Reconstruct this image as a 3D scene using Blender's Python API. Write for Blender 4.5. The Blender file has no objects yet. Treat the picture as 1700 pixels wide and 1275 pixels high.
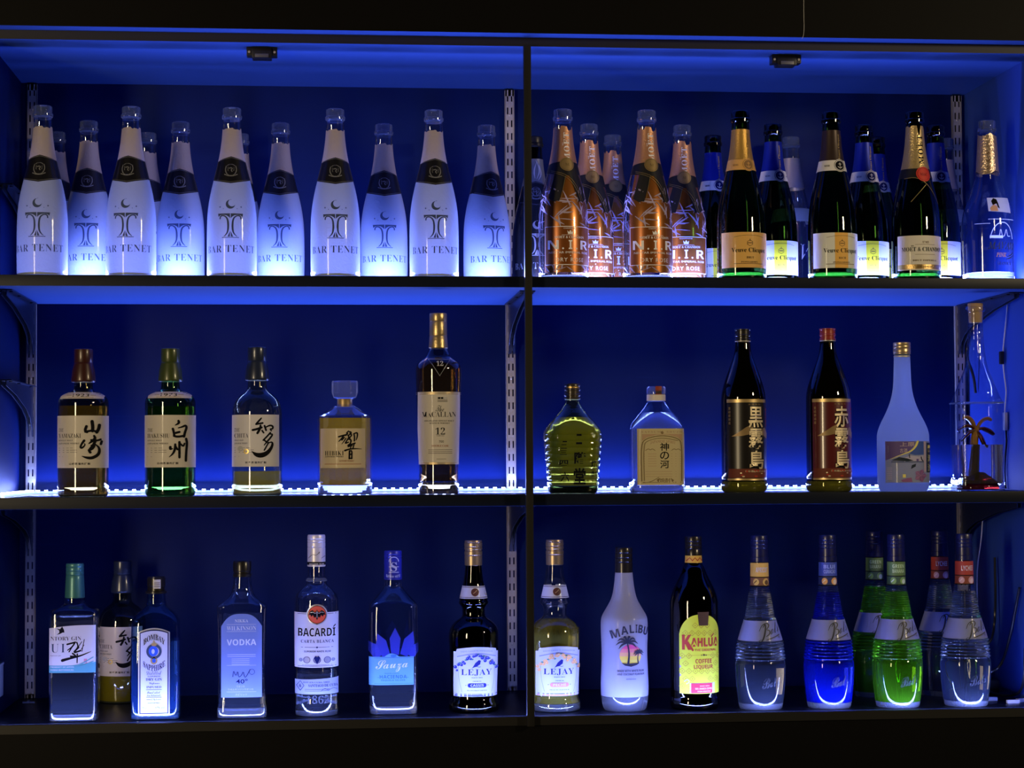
import bpy, bmesh, math, random
from mathutils import Vector, Matrix
PI = math.pi
S = bpy.context.scene
C = S.collection
RND = random.Random(11)
# ------------------------------------------------------------------ camera
CAMZ = 1.5
F_PX = 3311.46
cam = bpy.data.cameras.new('camera'); camo = bpy.data.objects.new('camera', cam); C.objects.link(camo)
cam.sensor_fit = 'HORIZONTAL'; cam.sensor_width = 36.0; cam.lens = F_PX / 1700 * 36.0; cam.clip_start = 0.05
r_ = Vector((0.99557802, -0.09380608, -0.00498201)); u_ = Vector((0.00135296, -0.03871061, 0.99924955)); f_ = Vector((0.09392853, 0.99483763, 0.03841252))
m = Matrix((r_, u_, -f_)).transposed().to_4x4(); m.translation = Vector((0, -3.5, CAMZ)); camo.matrix_world = m
S.camera = camo
# ------------------------------------------------------------------ world, exposure
w = bpy.data.worlds.new('room_dark'); S.world = w; w.use_nodes = True
w.node_tree.nodes['Background'].inputs[0].default_value = (0.5, 0.42, 0.4, 1); w.node_tree.nodes['Background'].inputs[1].default_value = 0.002
S.view_settings.view_transform = 'Standard'; S.view_settings.look = 'None'; S.view_settings.gamma = 1.0
S.view_settings.exposure = 0.0; S.view_settings.use_curve_mapping = False
cy = S.cycles
cy.max_bounces = 20; cy.transparent_max_bounces = 48; cy.transmission_bounces = 14; cy.glossy_bounces = 6; cy.diffuse_bounces = 4
cy.caustics_reflective = False; cy.caustics_refractive = False; cy.sample_clamp_indirect = 4.0; cy.blur_glossy = 0.3
try:
    cy.use_denoising = True; cy.denoiser = 'OPENIMAGEDENOISE'; cy.use_light_tree = True
except Exception: pass
# ------------------------------------------------------------------ the place, in metres
S1, S2, S3 = CAMZ + .327, CAMZ - .0598, CAMZ - .4509      # tops of the three shelves
D = .4212                                                 # back panel
XL, XR = -.5835, 1.2953                                   # side panels
ZC = CAMZ + .7378                                         # cabinet top
YS = .017                                                 # front edge of the shelves
LED = (.2, .27, 1.0)
def area(name, loc, d, sx, sy, power, col, spread=PI):
    l = bpy.data.lights.new(name, 'AREA'); l.shape = 'RECTANGLE'; l.size = sx; l.size_y = sy; l.energy = power; l.color = col; l.spread = spread
    o = bpy.data.objects.new(name, l); C.objects.link(o); o.location = loc
    o.rotation_euler = Vector(d).to_track_quat('-Z', 'Y').to_euler(); return o
XM = (XL + XR) / 2; WX = XR - XL
area('top_strip_light_front', (XM + .03, .136, S1 + .012), (0, -1, .17), WX - .11, .009, 21, LED)
area('top_strip_light_back', (XM + .03, .142, S1 + .012), (0, 1, .0), WX - .11, .009, 9.5, LED)
area('middle_strip_light', (XM, .402, S2 + .013), (0, -.45, 1), WX - .05, .009, 7.5, LED)
area('bottom_strip_light', (XM, .021, S3 + .0005), (0, .15, 1), WX - .04, .009, 7.8, LED)
area('room_lamp_warm_left', (-2.3, -3.3, 1.62), (2.2, 3.4, -.05), .35, 1.5, 58, (1, .78, .46))
area('room_lamp_warm_right', (2.9, -2.3, 2.5), (-2.4, 2.5, -.9), .3, .3, 32, (1, .80, .48))

# ------------------------------------------------------------------ materials
MATS = {}
def newmat(name):
    mt = bpy.data.materials.new(name); mt.use_nodes = True; nt = mt.node_tree; nt.nodes.clear()
    return mt, nt, nt.nodes.new('ShaderNodeOutputMaterial')
def L(nt, a, b): nt.links.new(a, b)
def pri(nt, col, rough=.5, metal=0, **kw):
    p = nt.nodes.new('ShaderNodeBsdfPrincipled')
    p.inputs['Base Color'].default_value = (*col, 1); p.inputs['Roughness'].default_value = rough; p.inputs['Metallic'].default_value = metal
    for k, v in kw.items(): p.inputs[k.replace('_', ' ')].default_value = v
    return p
def cached(fn):
    def g(name, *a, **k):
        if name not in MATS: MATS[name] = fn(name, *a, **k)
        return MATS[name]
    return g
@cached
def flat(name, col, rough=.5, metal=0, coat=0, bump=0, bscale=300, spec=.5):
    mt, nt, out = newmat(name); p = pri(nt, col, rough, metal); p.inputs['Specular IOR Level'].default_value = .12 if name.endswith(('ink', 'print')) and not metal else spec; p.inputs['Coat Weight'].default_value = coat; p.inputs['Coat Roughness'].default_value = .08
    if bump:
        tc = nt.nodes.new('ShaderNodeTexCoord'); n = nt.nodes.new('ShaderNodeTexNoise'); n.inputs['Scale'].default_value = bscale
        b = nt.nodes.new('ShaderNodeBump'); b.inputs['Strength'].default_value = bump; b.inputs['Distance'].default_value = .002
        L(nt, tc.outputs['Object'], n.inputs['Vector']); L(nt, n.outputs['Fac'], b.inputs['Height']); L(nt, b.outputs[0], p.inputs['Normal'])
    L(nt, p.outputs[0], out.inputs[0]); return mt
@cached
def paper(name, col, trans=.35, coat=.0, wrinkle=0):
    """paper or thin sleeve: lets a part of the light through"""
    mt, nt, out = newmat(name); p = pri(nt, col, .6); p.inputs['Coat Weight'].default_value = coat; p.inputs['Coat Roughness'].default_value = .06
    t = nt.nodes.new('ShaderNodeBsdfTranslucent'); t.inputs[0].default_value = (*col, 1)
    mx = nt.nodes.new('ShaderNodeMixShader'); mx.inputs[0].default_value = trans
    L(nt, p.outputs[0], mx.inputs[1]); L(nt, t.outputs[0], mx.inputs[2]); L(nt, mx.outputs[0], out.inputs[0])
    if wrinkle:
        tc = nt.nodes.new('ShaderNodeTexCoord'); n = nt.nodes.new('ShaderNodeTexNoise'); n.inputs['Scale'].default_value = 70; n.inputs['Detail'].default_value = 3; n.inputs['Distortion'].default_value = 1.5
        b = nt.nodes.new('ShaderNodeBump'); b.inputs['Strength'].default_value = wrinkle; b.inputs['Distance'].default_value = .003
        L(nt, tc.outputs['Object'], n.inputs['Vector']); L(nt, n.outputs['Fac'], b.inputs['Height']); L(nt, b.outputs[0], p.inputs['Normal']); L(nt, b.outputs[0], t.inputs['Normal'])
    return mt
@cached
def shell(name, tint=(.93, .95, .97), edge=(.5, .55, .6), f0=.05, f1=.75, pw=3.0, gl=(1, 1, 1), rough=.02, bump=0, bscale=90):
    """thin blown glass wall: see-through, mirror at grazing angles, darker where the wall is seen edge-on"""
    mt, nt, out = newmat(name)
    lw = nt.nodes.new('ShaderNodeLayerWeight'); lw.inputs[0].default_value = .5
    po = nt.nodes.new('ShaderNodeMath'); po.operation = 'POWER'; po.inputs[1].default_value = pw; L(nt, lw.outputs['Facing'], po.inputs[0])
    ma = nt.nodes.new('ShaderNodeMath'); ma.operation = 'MULTIPLY_ADD'; ma.inputs[1].default_value = f1; ma.inputs[2].default_value = f0; L(nt, po.outputs[0], ma.inputs[0])
    cm = nt.nodes.new('ShaderNodeMix'); cm.data_type = 'RGBA'; cm.inputs['A'].default_value = (*tint, 1); cm.inputs['B'].default_value = (*edge, 1); L(nt, po.outputs[0], cm.inputs['Factor'])
    t = nt.nodes.new('ShaderNodeBsdfTransparent'); L(nt, cm.outputs['Result'], t.inputs[0])
    g = nt.nodes.new('ShaderNodeBsdfGlossy'); g.inputs[0].default_value = (*gl, 1); g.inputs['Roughness'].default_value = rough
    mx = nt.nodes.new('ShaderNodeMixShader'); L(nt, ma.outputs[0], mx.inputs[0]); L(nt, t.outputs[0], mx.inputs[1]); L(nt, g.outputs[0], mx.inputs[2]); L(nt, mx.outputs[0], out.inputs[0])
    if bump:
        tc = nt.nodes.new('ShaderNodeTexCoord'); n = nt.nodes.new('ShaderNodeTexNoise'); n.inputs['Scale'].default_value = bscale
        b = nt.nodes.new('ShaderNodeBump'); b.inputs['Strength'].default_value = bump; b.inputs['Distance'].default_value = .004
        L(nt, tc.outputs['Object'], n.inputs['Vector']); L(nt, n.outputs['Fac'], b.inputs['Height']); L(nt, b.outputs[0], g.inputs['Normal'])
    return mt
@cached
def solid(name, col, cloud=0, ior=1.4, rough=0.0, ccol=None):
    """liquid or thick glass that refracts; cloud = the share of light it scatters"""
    mt, nt, out = newmat(name)
    p = pri(nt, col, rough, 0); p.inputs['Transmission Weight'].default_value = 1.0; p.inputs['IOR'].default_value = ior
    last = p.outputs[0]
    if cloud:
        t = nt.nodes.new('ShaderNodeBsdfTranslucent'); t.inputs[0].default_value = (*(ccol or col), 1)
        d = nt.nodes.new('ShaderNodeBsdfDiffuse'); d.inputs[0].default_value = (*(ccol or col), 1)
        a = nt.nodes.new('ShaderNodeMixShader'); a.inputs[0].default_value = .5; L(nt, t.outputs[0], a.inputs[1]); L(nt, d.outputs[0], a.inputs[2])
        mx = nt.nodes.new('ShaderNodeMixShader'); mx.inputs[0].default_value = cloud; L(nt, last, mx.inputs[1]); L(nt, a.outputs[0], mx.inputs[2]); last = mx.outputs[0]
    L(nt, last, out.inputs[0]); return mt
@cached
def glow(name, col, strength):
    mt, nt, out = newmat(name); e = nt.nodes.new('ShaderNodeEmission'); e.inputs[0].default_value = (*col, 1); e.inputs[1].default_value = strength
    L(nt, e.outputs[0], out.inputs[0]); return mt
@cached
def panel(name, col, col2, rough=.5, scratch=.5, spec=.12):
    """painted board: faint brushed mottling and fine scratches"""
    mt, nt, out = newmat(name); p = pri(nt, col, rough); p.inputs['Specular IOR Level'].default_value = spec; tc = nt.nodes.new('ShaderNodeTexCoord')
    n = nt.nodes.new('ShaderNodeTexNoise'); n.inputs['Scale'].default_value = 5; n.inputs['Detail'].default_value = 5
    mp = nt.nodes.new('ShaderNodeMapping'); mp.inputs['Rotation'].default_value = (.3, .5, .6); mp.inputs['Scale'].default_value = (3, 3, 60)
    n2 = nt.nodes.new('ShaderNodeTexNoise'); n2.inputs['Scale'].default_value = 3; n2.inputs['Detail'].default_value = 2
    rp = nt.nodes.new('ShaderNodeValToRGB'); rp.color_ramp.elements[0].position = .70; rp.color_ramp.elements[1].position = .74
    cm = nt.nodes.new('ShaderNodeMix'); cm.data_type = 'RGBA'; cm.inputs['A'].default_value = (*col, 1); cm.inputs['B'].default_value = (*col2, 1)
    ad = nt.nodes.new('ShaderNodeMath'); ad.operation = 'MULTIPLY_ADD'; ad.inputs[1].default_value = scratch
    L(nt, tc.outputs['Object'], n.inputs['Vector']); L(nt, tc.outputs['Object'], mp.inputs['Vector']); L(nt, mp.outputs[0], n2.inputs['Vector'])
    L(nt, n2.outputs['Fac'], rp.inputs[0]); L(nt, rp.outputs[0], ad.inputs[0]); L(nt, n.outputs['Fac'], ad.inputs[2]); L(nt, ad.outputs[0], cm.inputs['Factor'])
    L(nt, cm.outputs['Result'], p.inputs['Base Color']); L(nt, p.outputs[0], out.inputs[0]); return mt

WHITE = lambda: paper('white_paper', (.83, .83, .84), .3, .25)
INK = lambda: flat('black_ink', (.004, .004, .006), .7)
GLASS = lambda: shell('clear_glass', f0=.07, f1=.8, pw=2.4, rough=.05)
LIP = lambda: solid('lip_glass', (.90, .94, 1.0), .16, 1.5, 0, (.45, .60, 1))
BASE = lambda: solid('thick_clear_glass', (.93, .97, 1.0), .16, 1.5, .0, (.78, .88, 1))
DGREEN = lambda: shell('dark_green_glass', (.13, .24, .10), (.02, .05, .02), .05, .7, 3.0, (.9, 1, .9))
GOLD = lambda: flat('gold_foil', (.62, .43, .17), .33, .85, 0, .25, 500)

# ------------------------------------------------------------------ objects
def prop(o, label=None, cat=None, group=None, kind=None):
    for k, v in (('label', label), ('category', cat), ('group', group), ('kind', kind)):
        if v: o[k] = v
    return o
def empty(name, loc, rz=0, label=None, cat=None, group=None):
    o = bpy.data.objects.new(name, None); C.objects.link(o); o.location = loc; o.rotation_euler = (0, 0, rz); o.empty_display_size = .02
    return prop(o, label, cat, group)
def link(name, me, parent=None):
    o = bpy.data.objects.new(name, me); C.objects.link(o); o.parent = parent; return o
def obj(name, bm, mats, parent=None, sharp=35):
    if sharp is not None:
        bm.normal_update()
        for f in bm.faces: f.smooth = True
        for e in bm.edges:
            if len(e.link_faces) == 2 and e.calc_face_angle(0) > math.radians(sharp): e.smooth = False
    me = bpy.data.meshes.new(name); bm.to_mesh(me); bm.free()
    for mt in (mats if isinstance(mats, (list, tuple)) else [mats]): me.materials.append(mt)
    return link(name, me, parent)
def box(bm, x0, x1, y0, y1, z0, z1, mi=0):
    v = [bm.verts.new(p) for p in ((x0, y0, z0), (x1, y0, z0), (x1, y1, z0), (x0, y1, z0), (x0, y0, z1), (x1, y0, z1), (x1, y1, z1), (x0, y1, z1))]
    for q in ((3, 2, 1, 0), (4, 5, 6, 7), (0, 1, 5, 4), (1, 2, 6, 5), (2, 3, 7, 6), (3, 0, 4, 7)):
        bm.faces.new([v[i] for i in q]).material_index = mi
def boxo(name, x0, x1, y0, y1, z0, z1, mt, parent=None, bev=0):
    bm = bmesh.new(); box(bm, x0, x1, y0, y1, z0, z1)
    if bev: bmesh.ops.bevel(bm, geom=bm.edges[:], offset=bev, segments=2, affect='EDGES', profile=.7)
    return obj(name, bm, mt, parent, 30)
def tube(bm, pts, rad, seg=10, mi=0, sy=1.0):
    """round bar along a path; rad may be a list"""
    P = [Vector(p) for p in pts]; n = len(P); rs = rad if isinstance(rad, (list, tuple)) else [rad] * n; rings = []; up = Vector((0.13, .2, 1)).normalized()
    for i in range(n):
        t = (P[min(i + 1, n - 1)] - P[max(i - 1, 0)]).normalized(); a = t.cross(up)
        if a.length < .05: a = t.cross(Vector((1, 0, 0)))
        a.normalize(); b = a.cross(t).normalized()
        rings.append([bm.verts.new(P[i] + a * math.cos(2 * PI * k / seg) * rs[i] + b * math.sin(2 * PI * k / seg) * rs[i] * sy) for k in range(seg)])
    for i in range(n - 1):
        for k in range(seg):
            bm.faces.new((rings[i][k], rings[i][(k + 1) % seg], rings[i + 1][(k + 1) % seg], rings[i + 1][k])).material_index = mi
    bm.faces.new(rings[0][::-1]).material_index = mi; bm.faces.new(rings[-1]).material_index = mi
def smooth_path(pts, it=2):
    P = [tuple(p) for p in pts]
    for _ in range(it):
        q = [P[0]]
        for a, b in zip(P, P[1:]):
            q.append(tuple(.75 * x + .25 * y for x, y in zip(a, b))); q.append(tuple(.25 * x + .75 * y for x, y in zip(a, b)))
        q.append(P[-1]); P = q
    return P
def copy_tree(o, parent=None):
    c = o.copy(); C.objects.link(c); c.parent = parent
    for ch in list(o.children): copy_tree(ch, c)
    return c

# ---- lettering: glyph outlines as flat meshes, later laid onto the curved label
TXT = {}
def fancy(s, st):
    base = {'serif': (0x1D400, 0x1D41A, 0x1D7CE), 'ital': (0x1D468, 0x1D482, 0), 'thin': (0x1D434, 0x1D44E, 0), 'script': (0x1D4D0, 0x1D4EA, 0), 'bold': (0x1D5D4, 0x1D5EE, 0x1D7EC)}.get(st)
    if not base: return s
    o = ''
    for ch in s:
        if 'A' <= ch <= 'Z': o += chr(base[0] + ord(ch) - 65)
        elif 'a' <= ch <= 'z': o += 'ℎ' if st == 'thin' and ch == 'h' else chr(base[1] + ord(ch) - 97)
        elif '0' <= ch <= '9' and base[2]: o += chr(base[2] + ord(ch) - 48)
        else: o += ch
    return o
def glyphs(s, st='sans', bold=0, sp=1.0):
    k = (s, st, bold, sp)
    if k not in TXT:
        c = bpy.data.curves.new('t', 'FONT'); c.body = fancy(s, st); c.resolution_u = 3; c.offset = bold; c.space_character = sp
        o = bpy.data.objects.new('t', c); C.objects.link(o); bpy.context.view_layer.update()
        me = bpy.data.meshes.new_from_object(o.evaluated_get(bpy.context.evaluated_depsgraph_get()))
        vs = [(v.co.x, v.co.y) for v in me.vertices]; fs = [tuple(p.vertices) for p in me.polygons]
        x0 = min(v[0] for v in vs); x1 = max(v[0] for v in vs); y0 = min(v[1] for v in vs); y1 = max(v[1] for v in vs)
        TXT[k] = ([((x - x0) / (x1 - x0), (y - y0) / max(1e-6, y1 - y0)) for x, y in vs], fs)
        bpy.data.objects.remove(o); bpy.data.meshes.remove(me); bpy.data.curves.remove(c)
    return TXT[k]

class Bottle:
    """one bottle: a root Empty at the base and one mesh per part. Sizes inside are in units U."""
    def __init__(s, name, label, cat, X, Y, Z, prof, group=None, rot=0, U=None, it=2, tail=()):
        s.U = U or (.0939 * X + .9948 * (Y + 3.5)) / F_PX
        s.root = empty(name, (X, Y, Z), math.radians(rot), label, cat, group)
        P = [(p[0], p[1], p[2] if len(p) > 2 else 2.0, p[3] if len(p) > 3 else 1.0) for p in prof]
        s.P = smooth_path(P, it) + [(p[0], p[1], p[2] if len(p) > 2 else 2.0, p[3] if len(p) > 3 else 1.0) for p in tail]
    def at(s, z):
        P = s.P
        if z <= P[0][0]: return P[0][1:]
        for a, b in zip(P, P[1:]):
            if a[0] <= z <= b[0]:
                t = 0 if b[0] == a[0] else (z - a[0]) / (b[0] - a[0])
                return tuple(x + (y - x) * t for x, y in zip(a[1:], b[1:]))
        return P[-1][1:]
    def ring(s, bm, z, hw, n, dr, seg):
        o = []
        for k in range(seg):
            t = 2 * PI * (k + .5) / seg; c, d = math.cos(t), math.sin(t)
            if n != 2: c, d = math.copysign(abs(c) ** (2 / n), c), math.copysign(abs(d) ** (2 / n), d)
            o.append(bm.verts.new((hw * c * s.U, hw * dr * d * s.U, z * s.U)))
        return o
    def skin(s, rows, name, mt, parent=None, seg=48, capb=True, capt=True, sharp=35):
        bm = bmesh.new(); R = [s.ring(bm, *r, seg) for r in rows]
        for a, b in zip(R, R[1:]):
            for k in range(seg): bm.faces.new((a[k], a[(k + 1) % seg], b[(k + 1) % seg], b[k]))
        if capb: bm.faces.new(R[0][::-1])
        if capt: bm.faces.new(R[-1])
        return obj(name, bm, mt, parent or s.root, sharp)
    def body(s, name, mt, z0, z1, grow=0, seg=48, capb=True, capt=True, parent=None, sharp=35, lip=0):
        rows = [(z0, *s.at(z0))] + [p for p in s.P if z0 < p[0] < z1] + [(z1, *s.at(z1))]
        rows = [(z, max(.5, h + grow), n, d) for z, h, n, d in rows]
        if lip: z, h, n, d = rows[-1]; rows += [(z + .6, h - .8, n, d), (z + .4, h - lip, n, d), (z - 14, h - lip - .4, n, d)]
        return s.skin(rows, name, mt, parent, seg, capb, capt and not lip, sharp)
    def turn(s, name, mt, pts, parent=None, seg=40, n=2.0, dr=1.0, it=0, sharp=30):
        rows = [(p[0], p[1], n, dr) for p in (smooth_path(pts, it) if it else pts)]
        return s.skin(rows, name, mt, parent, seg, True, True, sharp)
    def lab(s, name, planar=True, dx=0): return Label(s, name, planar, dx)

class Label:
    """one printed piece following the bottle's surface; lettering is part of its mesh"""
    def __init__(s, b, name, planar=True, dx=0):
        s.b, s.name, s.pl, s.dx = b, name, planar, dx; s.v, s.f, s.mi, s.mats = [], [], [], []
    def M(s, mt):
        if mt not in s.mats: s.mats.append(mt)
        return s.mats.index(mt)
    def pt(s, u, z, off, ang=False):
        hw, n, dr = s.b.at(z); u += 0 if ang else s.dx; U = s.b.U
        if n == 2 and (ang or not s.pl):
            th = math.radians(u) if ang else u / hw
            return (math.sin(th) * (hw + off) * U, -math.cos(th) * (hw + off) * dr * U, z * U)
        if ang: u = math.sin(math.radians(u)) * hw
        q = max(-.999, min(.999, u / hw)); y = hw * dr * (1 - abs(q) ** n) ** (1 / n)
        nx = abs(q) ** (n - 1) * math.copysign(1, q); ny = (1 - abs(q) ** n) ** ((n - 1) / n) / dr; l = math.hypot(nx, ny) or 1
        return ((q * hw + nx / l * off) * U, -(y + ny / l * off) * U, z * U)
    def patch(s, mt, u0, u1, bot, top, off=.35, nu=28, nv=10, ang=False):
        mi = s.M(mt); k0 = len(s.v); fb = bot if callable(bot) else (lambda u: bot); ft = top if callable(top) else (lambda u: top)
        for j in range(nv + 1):
            for i in range(nu + 1):
                t = i / nu
                if s.pl and not ang:
                    hm = s.b.at((fb(0) + ft(0)) / 2)[0]; a0, a1 = (math.asin(max(-1, min(1, (u + s.dx) / hm))) for u in (u0, u1)); u = math.sin(a0 + (a1 - a0) * t) * hm - s.dx
                else: u = u0 + (u1 - u0) * t
                z = fb(u) + (ft(u) - fb(u)) * j / nv; s.v.append(s.pt(u, z, off, ang))
        for j in range(nv):
            for i in range(nu):
                a = k0 + j * (nu + 1) + i; s.f.append((a, a + 1, a + nu + 2, a + nu + 1)); s.mi.append(mi)
        return s
    def raw(s, mt, vs, fs, off):
        mi = s.M(mt); bm = bmesh.new(); V = [bm.verts.new((x, y, 0)) for x, y in vs]
        for f in fs:
            try: bm.faces.new([V[i] for i in f])
            except ValueError: pass
        xs = [v[0] for v in vs]; zs = [v[1] for v in vs]; hw, n, dr = s.b.at(sum(zs) / len(zs)); st = max(3.0, hw * .17)
        k = math.floor(min(xs) / st) + 1
        while k * st < max(xs):
            bmesh.ops.bisect_plane(bm, geom=bm.verts[:] + bm.edges[:] + bm.faces[:], plane_co=(k * st, 0, 0), plane_no=(1, 0, 0)); k += 1
        bm.verts.index_update(); k0 = len(s.v)
        for v in bm.verts: s.v.append(s.pt(v.co.x, v.co.y, off))
        for f in bm.faces:
            s.f.append(tuple(k0 + v.index for v in (f.verts if f.normal.z >= 0 or True else f.verts))); s.mi.append(mi)
        bm.free(); return s
    def text(s, mt, t, x0, y0, x1, y1, st='sans', bold=0, fn=None, off=.6, rot=False, sp=1.0):
        vs, fs = glyphs(t, st, bold, sp)
        if rot: vs = [(x0 + (1 - b) * (x1 - x0), y0 + a * (y1 - y0)) for a, b in vs]
        else: vs = [(x0 + a * (x1 - x0), y0 + b * (y1 - y0)) for a, b in vs]
        if fn: vs = [fn(x, y) for x, y in vs]
        return s.raw(mt, vs, fs, off)
    def poly(s, mt, pts, off=.55): return s.raw(mt, pts, [tuple(range(len(pts)))], off)
    def disc(s, mt, x, y, r, off=.55, ry=None, seg=24):
        return s.poly(mt, [(x + r * math.cos(2 * PI * k / seg), y + (ry or r) * math.sin(2 * PI * k / seg)) for k in range(seg)], off)
    def ring(s, mt, x, y, r0, r1, off=.6, seg=28, a0=0, a1=360, ry=1):
        vs, fs = [], []
        for k in range(seg + 1):
            a = math.radians(a0 + (a1 - a0) * k / seg); vs += [(x + r0 * math.cos(a), y + r0 * ry * math.sin(a)), (x + r1 * math.cos(a), y + r1 * ry * math.sin(a))]
        for k in range(seg): fs.append((2 * k, 2 * k + 1, 2 * k + 3, 2 * k + 2))
        return s.raw(mt, vs, fs, off)
    def rect(s, mt, x0, y0, x1, y1, off=.55): return s.poly(mt, [(x0, y0), (x1, y0), (x1, y1), (x0, y1)], off)
    def stroke(s, mt, pts, wd, off=.6, it=2):
        """brush stroke: wd a width or one width per point"""
        ws = wd if isinstance(wd, (list, tuple)) else [wd] * len(pts)
        P = smooth_path([(p[0], p[1], q) for p, q in zip(pts, ws)], it); vs, fs = [], []
        for i, (x, y, q) in enumerate(P):
            a, b = P[max(0, i - 1)], P[min(len(P) - 1, i + 1)]; dx, dy = b[0] - a[0], b[1] - a[1]; l = math.hypot(dx, dy) or 1
            vs += [(x + dy / l * q / 2, y - dx / l * q / 2), (x - dy / l * q / 2, y + dx / l * q / 2)]
        for i in range(len(P) - 1): fs.append((2 * i, 2 * i + 2, 2 * i + 3, 2 * i + 1))
        s.raw(mt, vs, fs, off)
        for (x, y, q) in (P[0], P[-1]):
            if q > 1.2: s.disc(mt, x, y, q / 2, off, None, 10)
        return s
    def brush(s, mt, strokes, ox, oy, sc, cx, base, off=.6):
        """strokes measured on an enlargement of the label: (points, width)"""
        for pts, wd in strokes:
            P = [(ox + x / sc - cx, base - (oy + y / sc)) for x, y in pts]
            s.stroke(mt, P, [q * 1.25 / sc for q in wd] if isinstance(wd, (list, tuple)) else wd * 1.25 / sc, off)
        return s
    def lines(s, mt, x0, x1, ys, h=.5, off=.55):
        for y in ys: s.rect(mt, x0, y, x1, y + h, off)
        return s
    def done(s, parent=None):
        me = bpy.data.meshes.new(s.name); me.from_pydata(s.v, [], s.f); me.update()
        for mt in s.mats: me.materials.append(mt)
        me.polygons.foreach_set('material_index', s.mi); me.polygons.foreach_set('use_smooth', [True] * len(s.f))
        return link(s.name, me, parent or s.b.root)
# ================================================================== the cabinet
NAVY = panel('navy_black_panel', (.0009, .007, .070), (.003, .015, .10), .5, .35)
NAVYC = panel('navy_top_and_lit_undersides', (.05, .13, .42), (.07, .16, .48), .55, .15)
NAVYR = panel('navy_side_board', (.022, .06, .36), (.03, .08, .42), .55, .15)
BLACK = panel('black_board', (.0011, .001, .0016), (.002, .0018, .0024), .55, .3)
SHELFM = panel('black_shelf_laminate', (.004, .006, .014), (.008, .012, .03), .35, .4, .15)
FRAME = flat('dark_brown_metal', (.0032, .0027, .0027), .5, 0)
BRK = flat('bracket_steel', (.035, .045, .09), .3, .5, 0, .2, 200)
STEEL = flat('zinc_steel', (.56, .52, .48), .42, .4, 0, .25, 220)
BLKP = flat('black_plastic', (.012, .012, .014), .35)
def under(o):  # bluer bottom faces; under fascia and rail this paints in the LED light
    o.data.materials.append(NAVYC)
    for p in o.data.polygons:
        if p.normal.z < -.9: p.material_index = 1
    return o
def struct(name, *a, **k): return prop(boxo(name, *a, **k), kind='structure')
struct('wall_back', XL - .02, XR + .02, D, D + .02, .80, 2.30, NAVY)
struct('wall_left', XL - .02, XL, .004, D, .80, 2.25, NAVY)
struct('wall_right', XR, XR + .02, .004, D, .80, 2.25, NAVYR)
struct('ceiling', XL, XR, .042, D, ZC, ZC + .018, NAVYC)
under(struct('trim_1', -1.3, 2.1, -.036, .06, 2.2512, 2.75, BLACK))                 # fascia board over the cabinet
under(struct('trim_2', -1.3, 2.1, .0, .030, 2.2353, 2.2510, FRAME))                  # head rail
struct('trim_3', -1.3, 2.1, .0, .011, S3 - .0132, S3 + .002, FRAME)          # sill edge
struct('trim_4', -1.3, 2.1, .003, .03, .55, S3 - .0135, BLACK)                # front below the sill
struct('trim_5', -1.3, XL - .0205, .003, .03, S3 - .0130, 2.2350, BLACK)
struct('trim_6', XR + .0205, 2.1, .003, .03, S3 - .0130, 2.2350, BLACK)
mul = boxo('mullion', .3530, .3658, -.015, -.0006, S3 - .0133, 2.2352, FRAME, bev=.0008)
prop(mul, 'slim dark upright post dividing the cabinet front into two bays', 'post')
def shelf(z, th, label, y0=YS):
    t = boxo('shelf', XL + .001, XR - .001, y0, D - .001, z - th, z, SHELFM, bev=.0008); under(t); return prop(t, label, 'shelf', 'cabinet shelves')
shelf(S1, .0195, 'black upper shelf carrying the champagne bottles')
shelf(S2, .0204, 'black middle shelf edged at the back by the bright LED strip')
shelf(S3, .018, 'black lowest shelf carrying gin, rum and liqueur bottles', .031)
# ---- slotted wall uprights
def upright(x, z0, z1, label):
    bm = bmesh.new(); hw = .0086; y0, y1 = D - .011, D - .0005
    for a, b in ((-hw, -.0054), (-.0026, .0026), (.0054, hw)): box(bm, x + a, x + b, y0, y0 + .0016, z0, z1)
    z = z0 + .006
    for s in (-1, 1): box(bm, x + s * hw - .0007, x + s * hw + .0007, y0, y1, z0, z1)
    k = 0
    while z < z1 - .012:                                  # bridges between the slots
        for s in (-1, 1): box(bm, x + s * .004 - .0014, x + s * .004 + .0014, y0, y0 + .0016, z, z + .0118)
        z += .0254; k += 1
    box(bm, x - hw, x + hw, y0, y0 + .0016, z1 - .012, z1); box(bm, x - hw, x + hw, y0, y0 + .0016, z0, z0 + .008)
    o = prop(obj('wall_upright', bm, STEEL, None, 30), label, 'shelf upright', 'slotted uprights on the back panel')
    for i, zz in enumerate((z1 - .05, (z0 + z1) / 2 + .02, z0 + .09)):
        b2 = bmesh.new(); bmesh.ops.create_uvsphere(b2, u_segments=10, v_segments=6, radius=.0024)
        for v in b2.verts: v.co.y *= .5; v.co += Vector((x, y0, zz))
        obj('screw', b2, STEEL, o)
XU = (-.5618, .3672, 1.2768)
upright(XU[0], S3 + .001, ZC - .004, 'slotted steel upright in the left rear corner')
upright(XU[1], S3 + .001, ZC - .004, 'slotted steel upright on the back panel behind the centre post')
upright(XU[2], S3 + .001, ZC - .004, 'slotted steel upright in the right rear corner')
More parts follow.
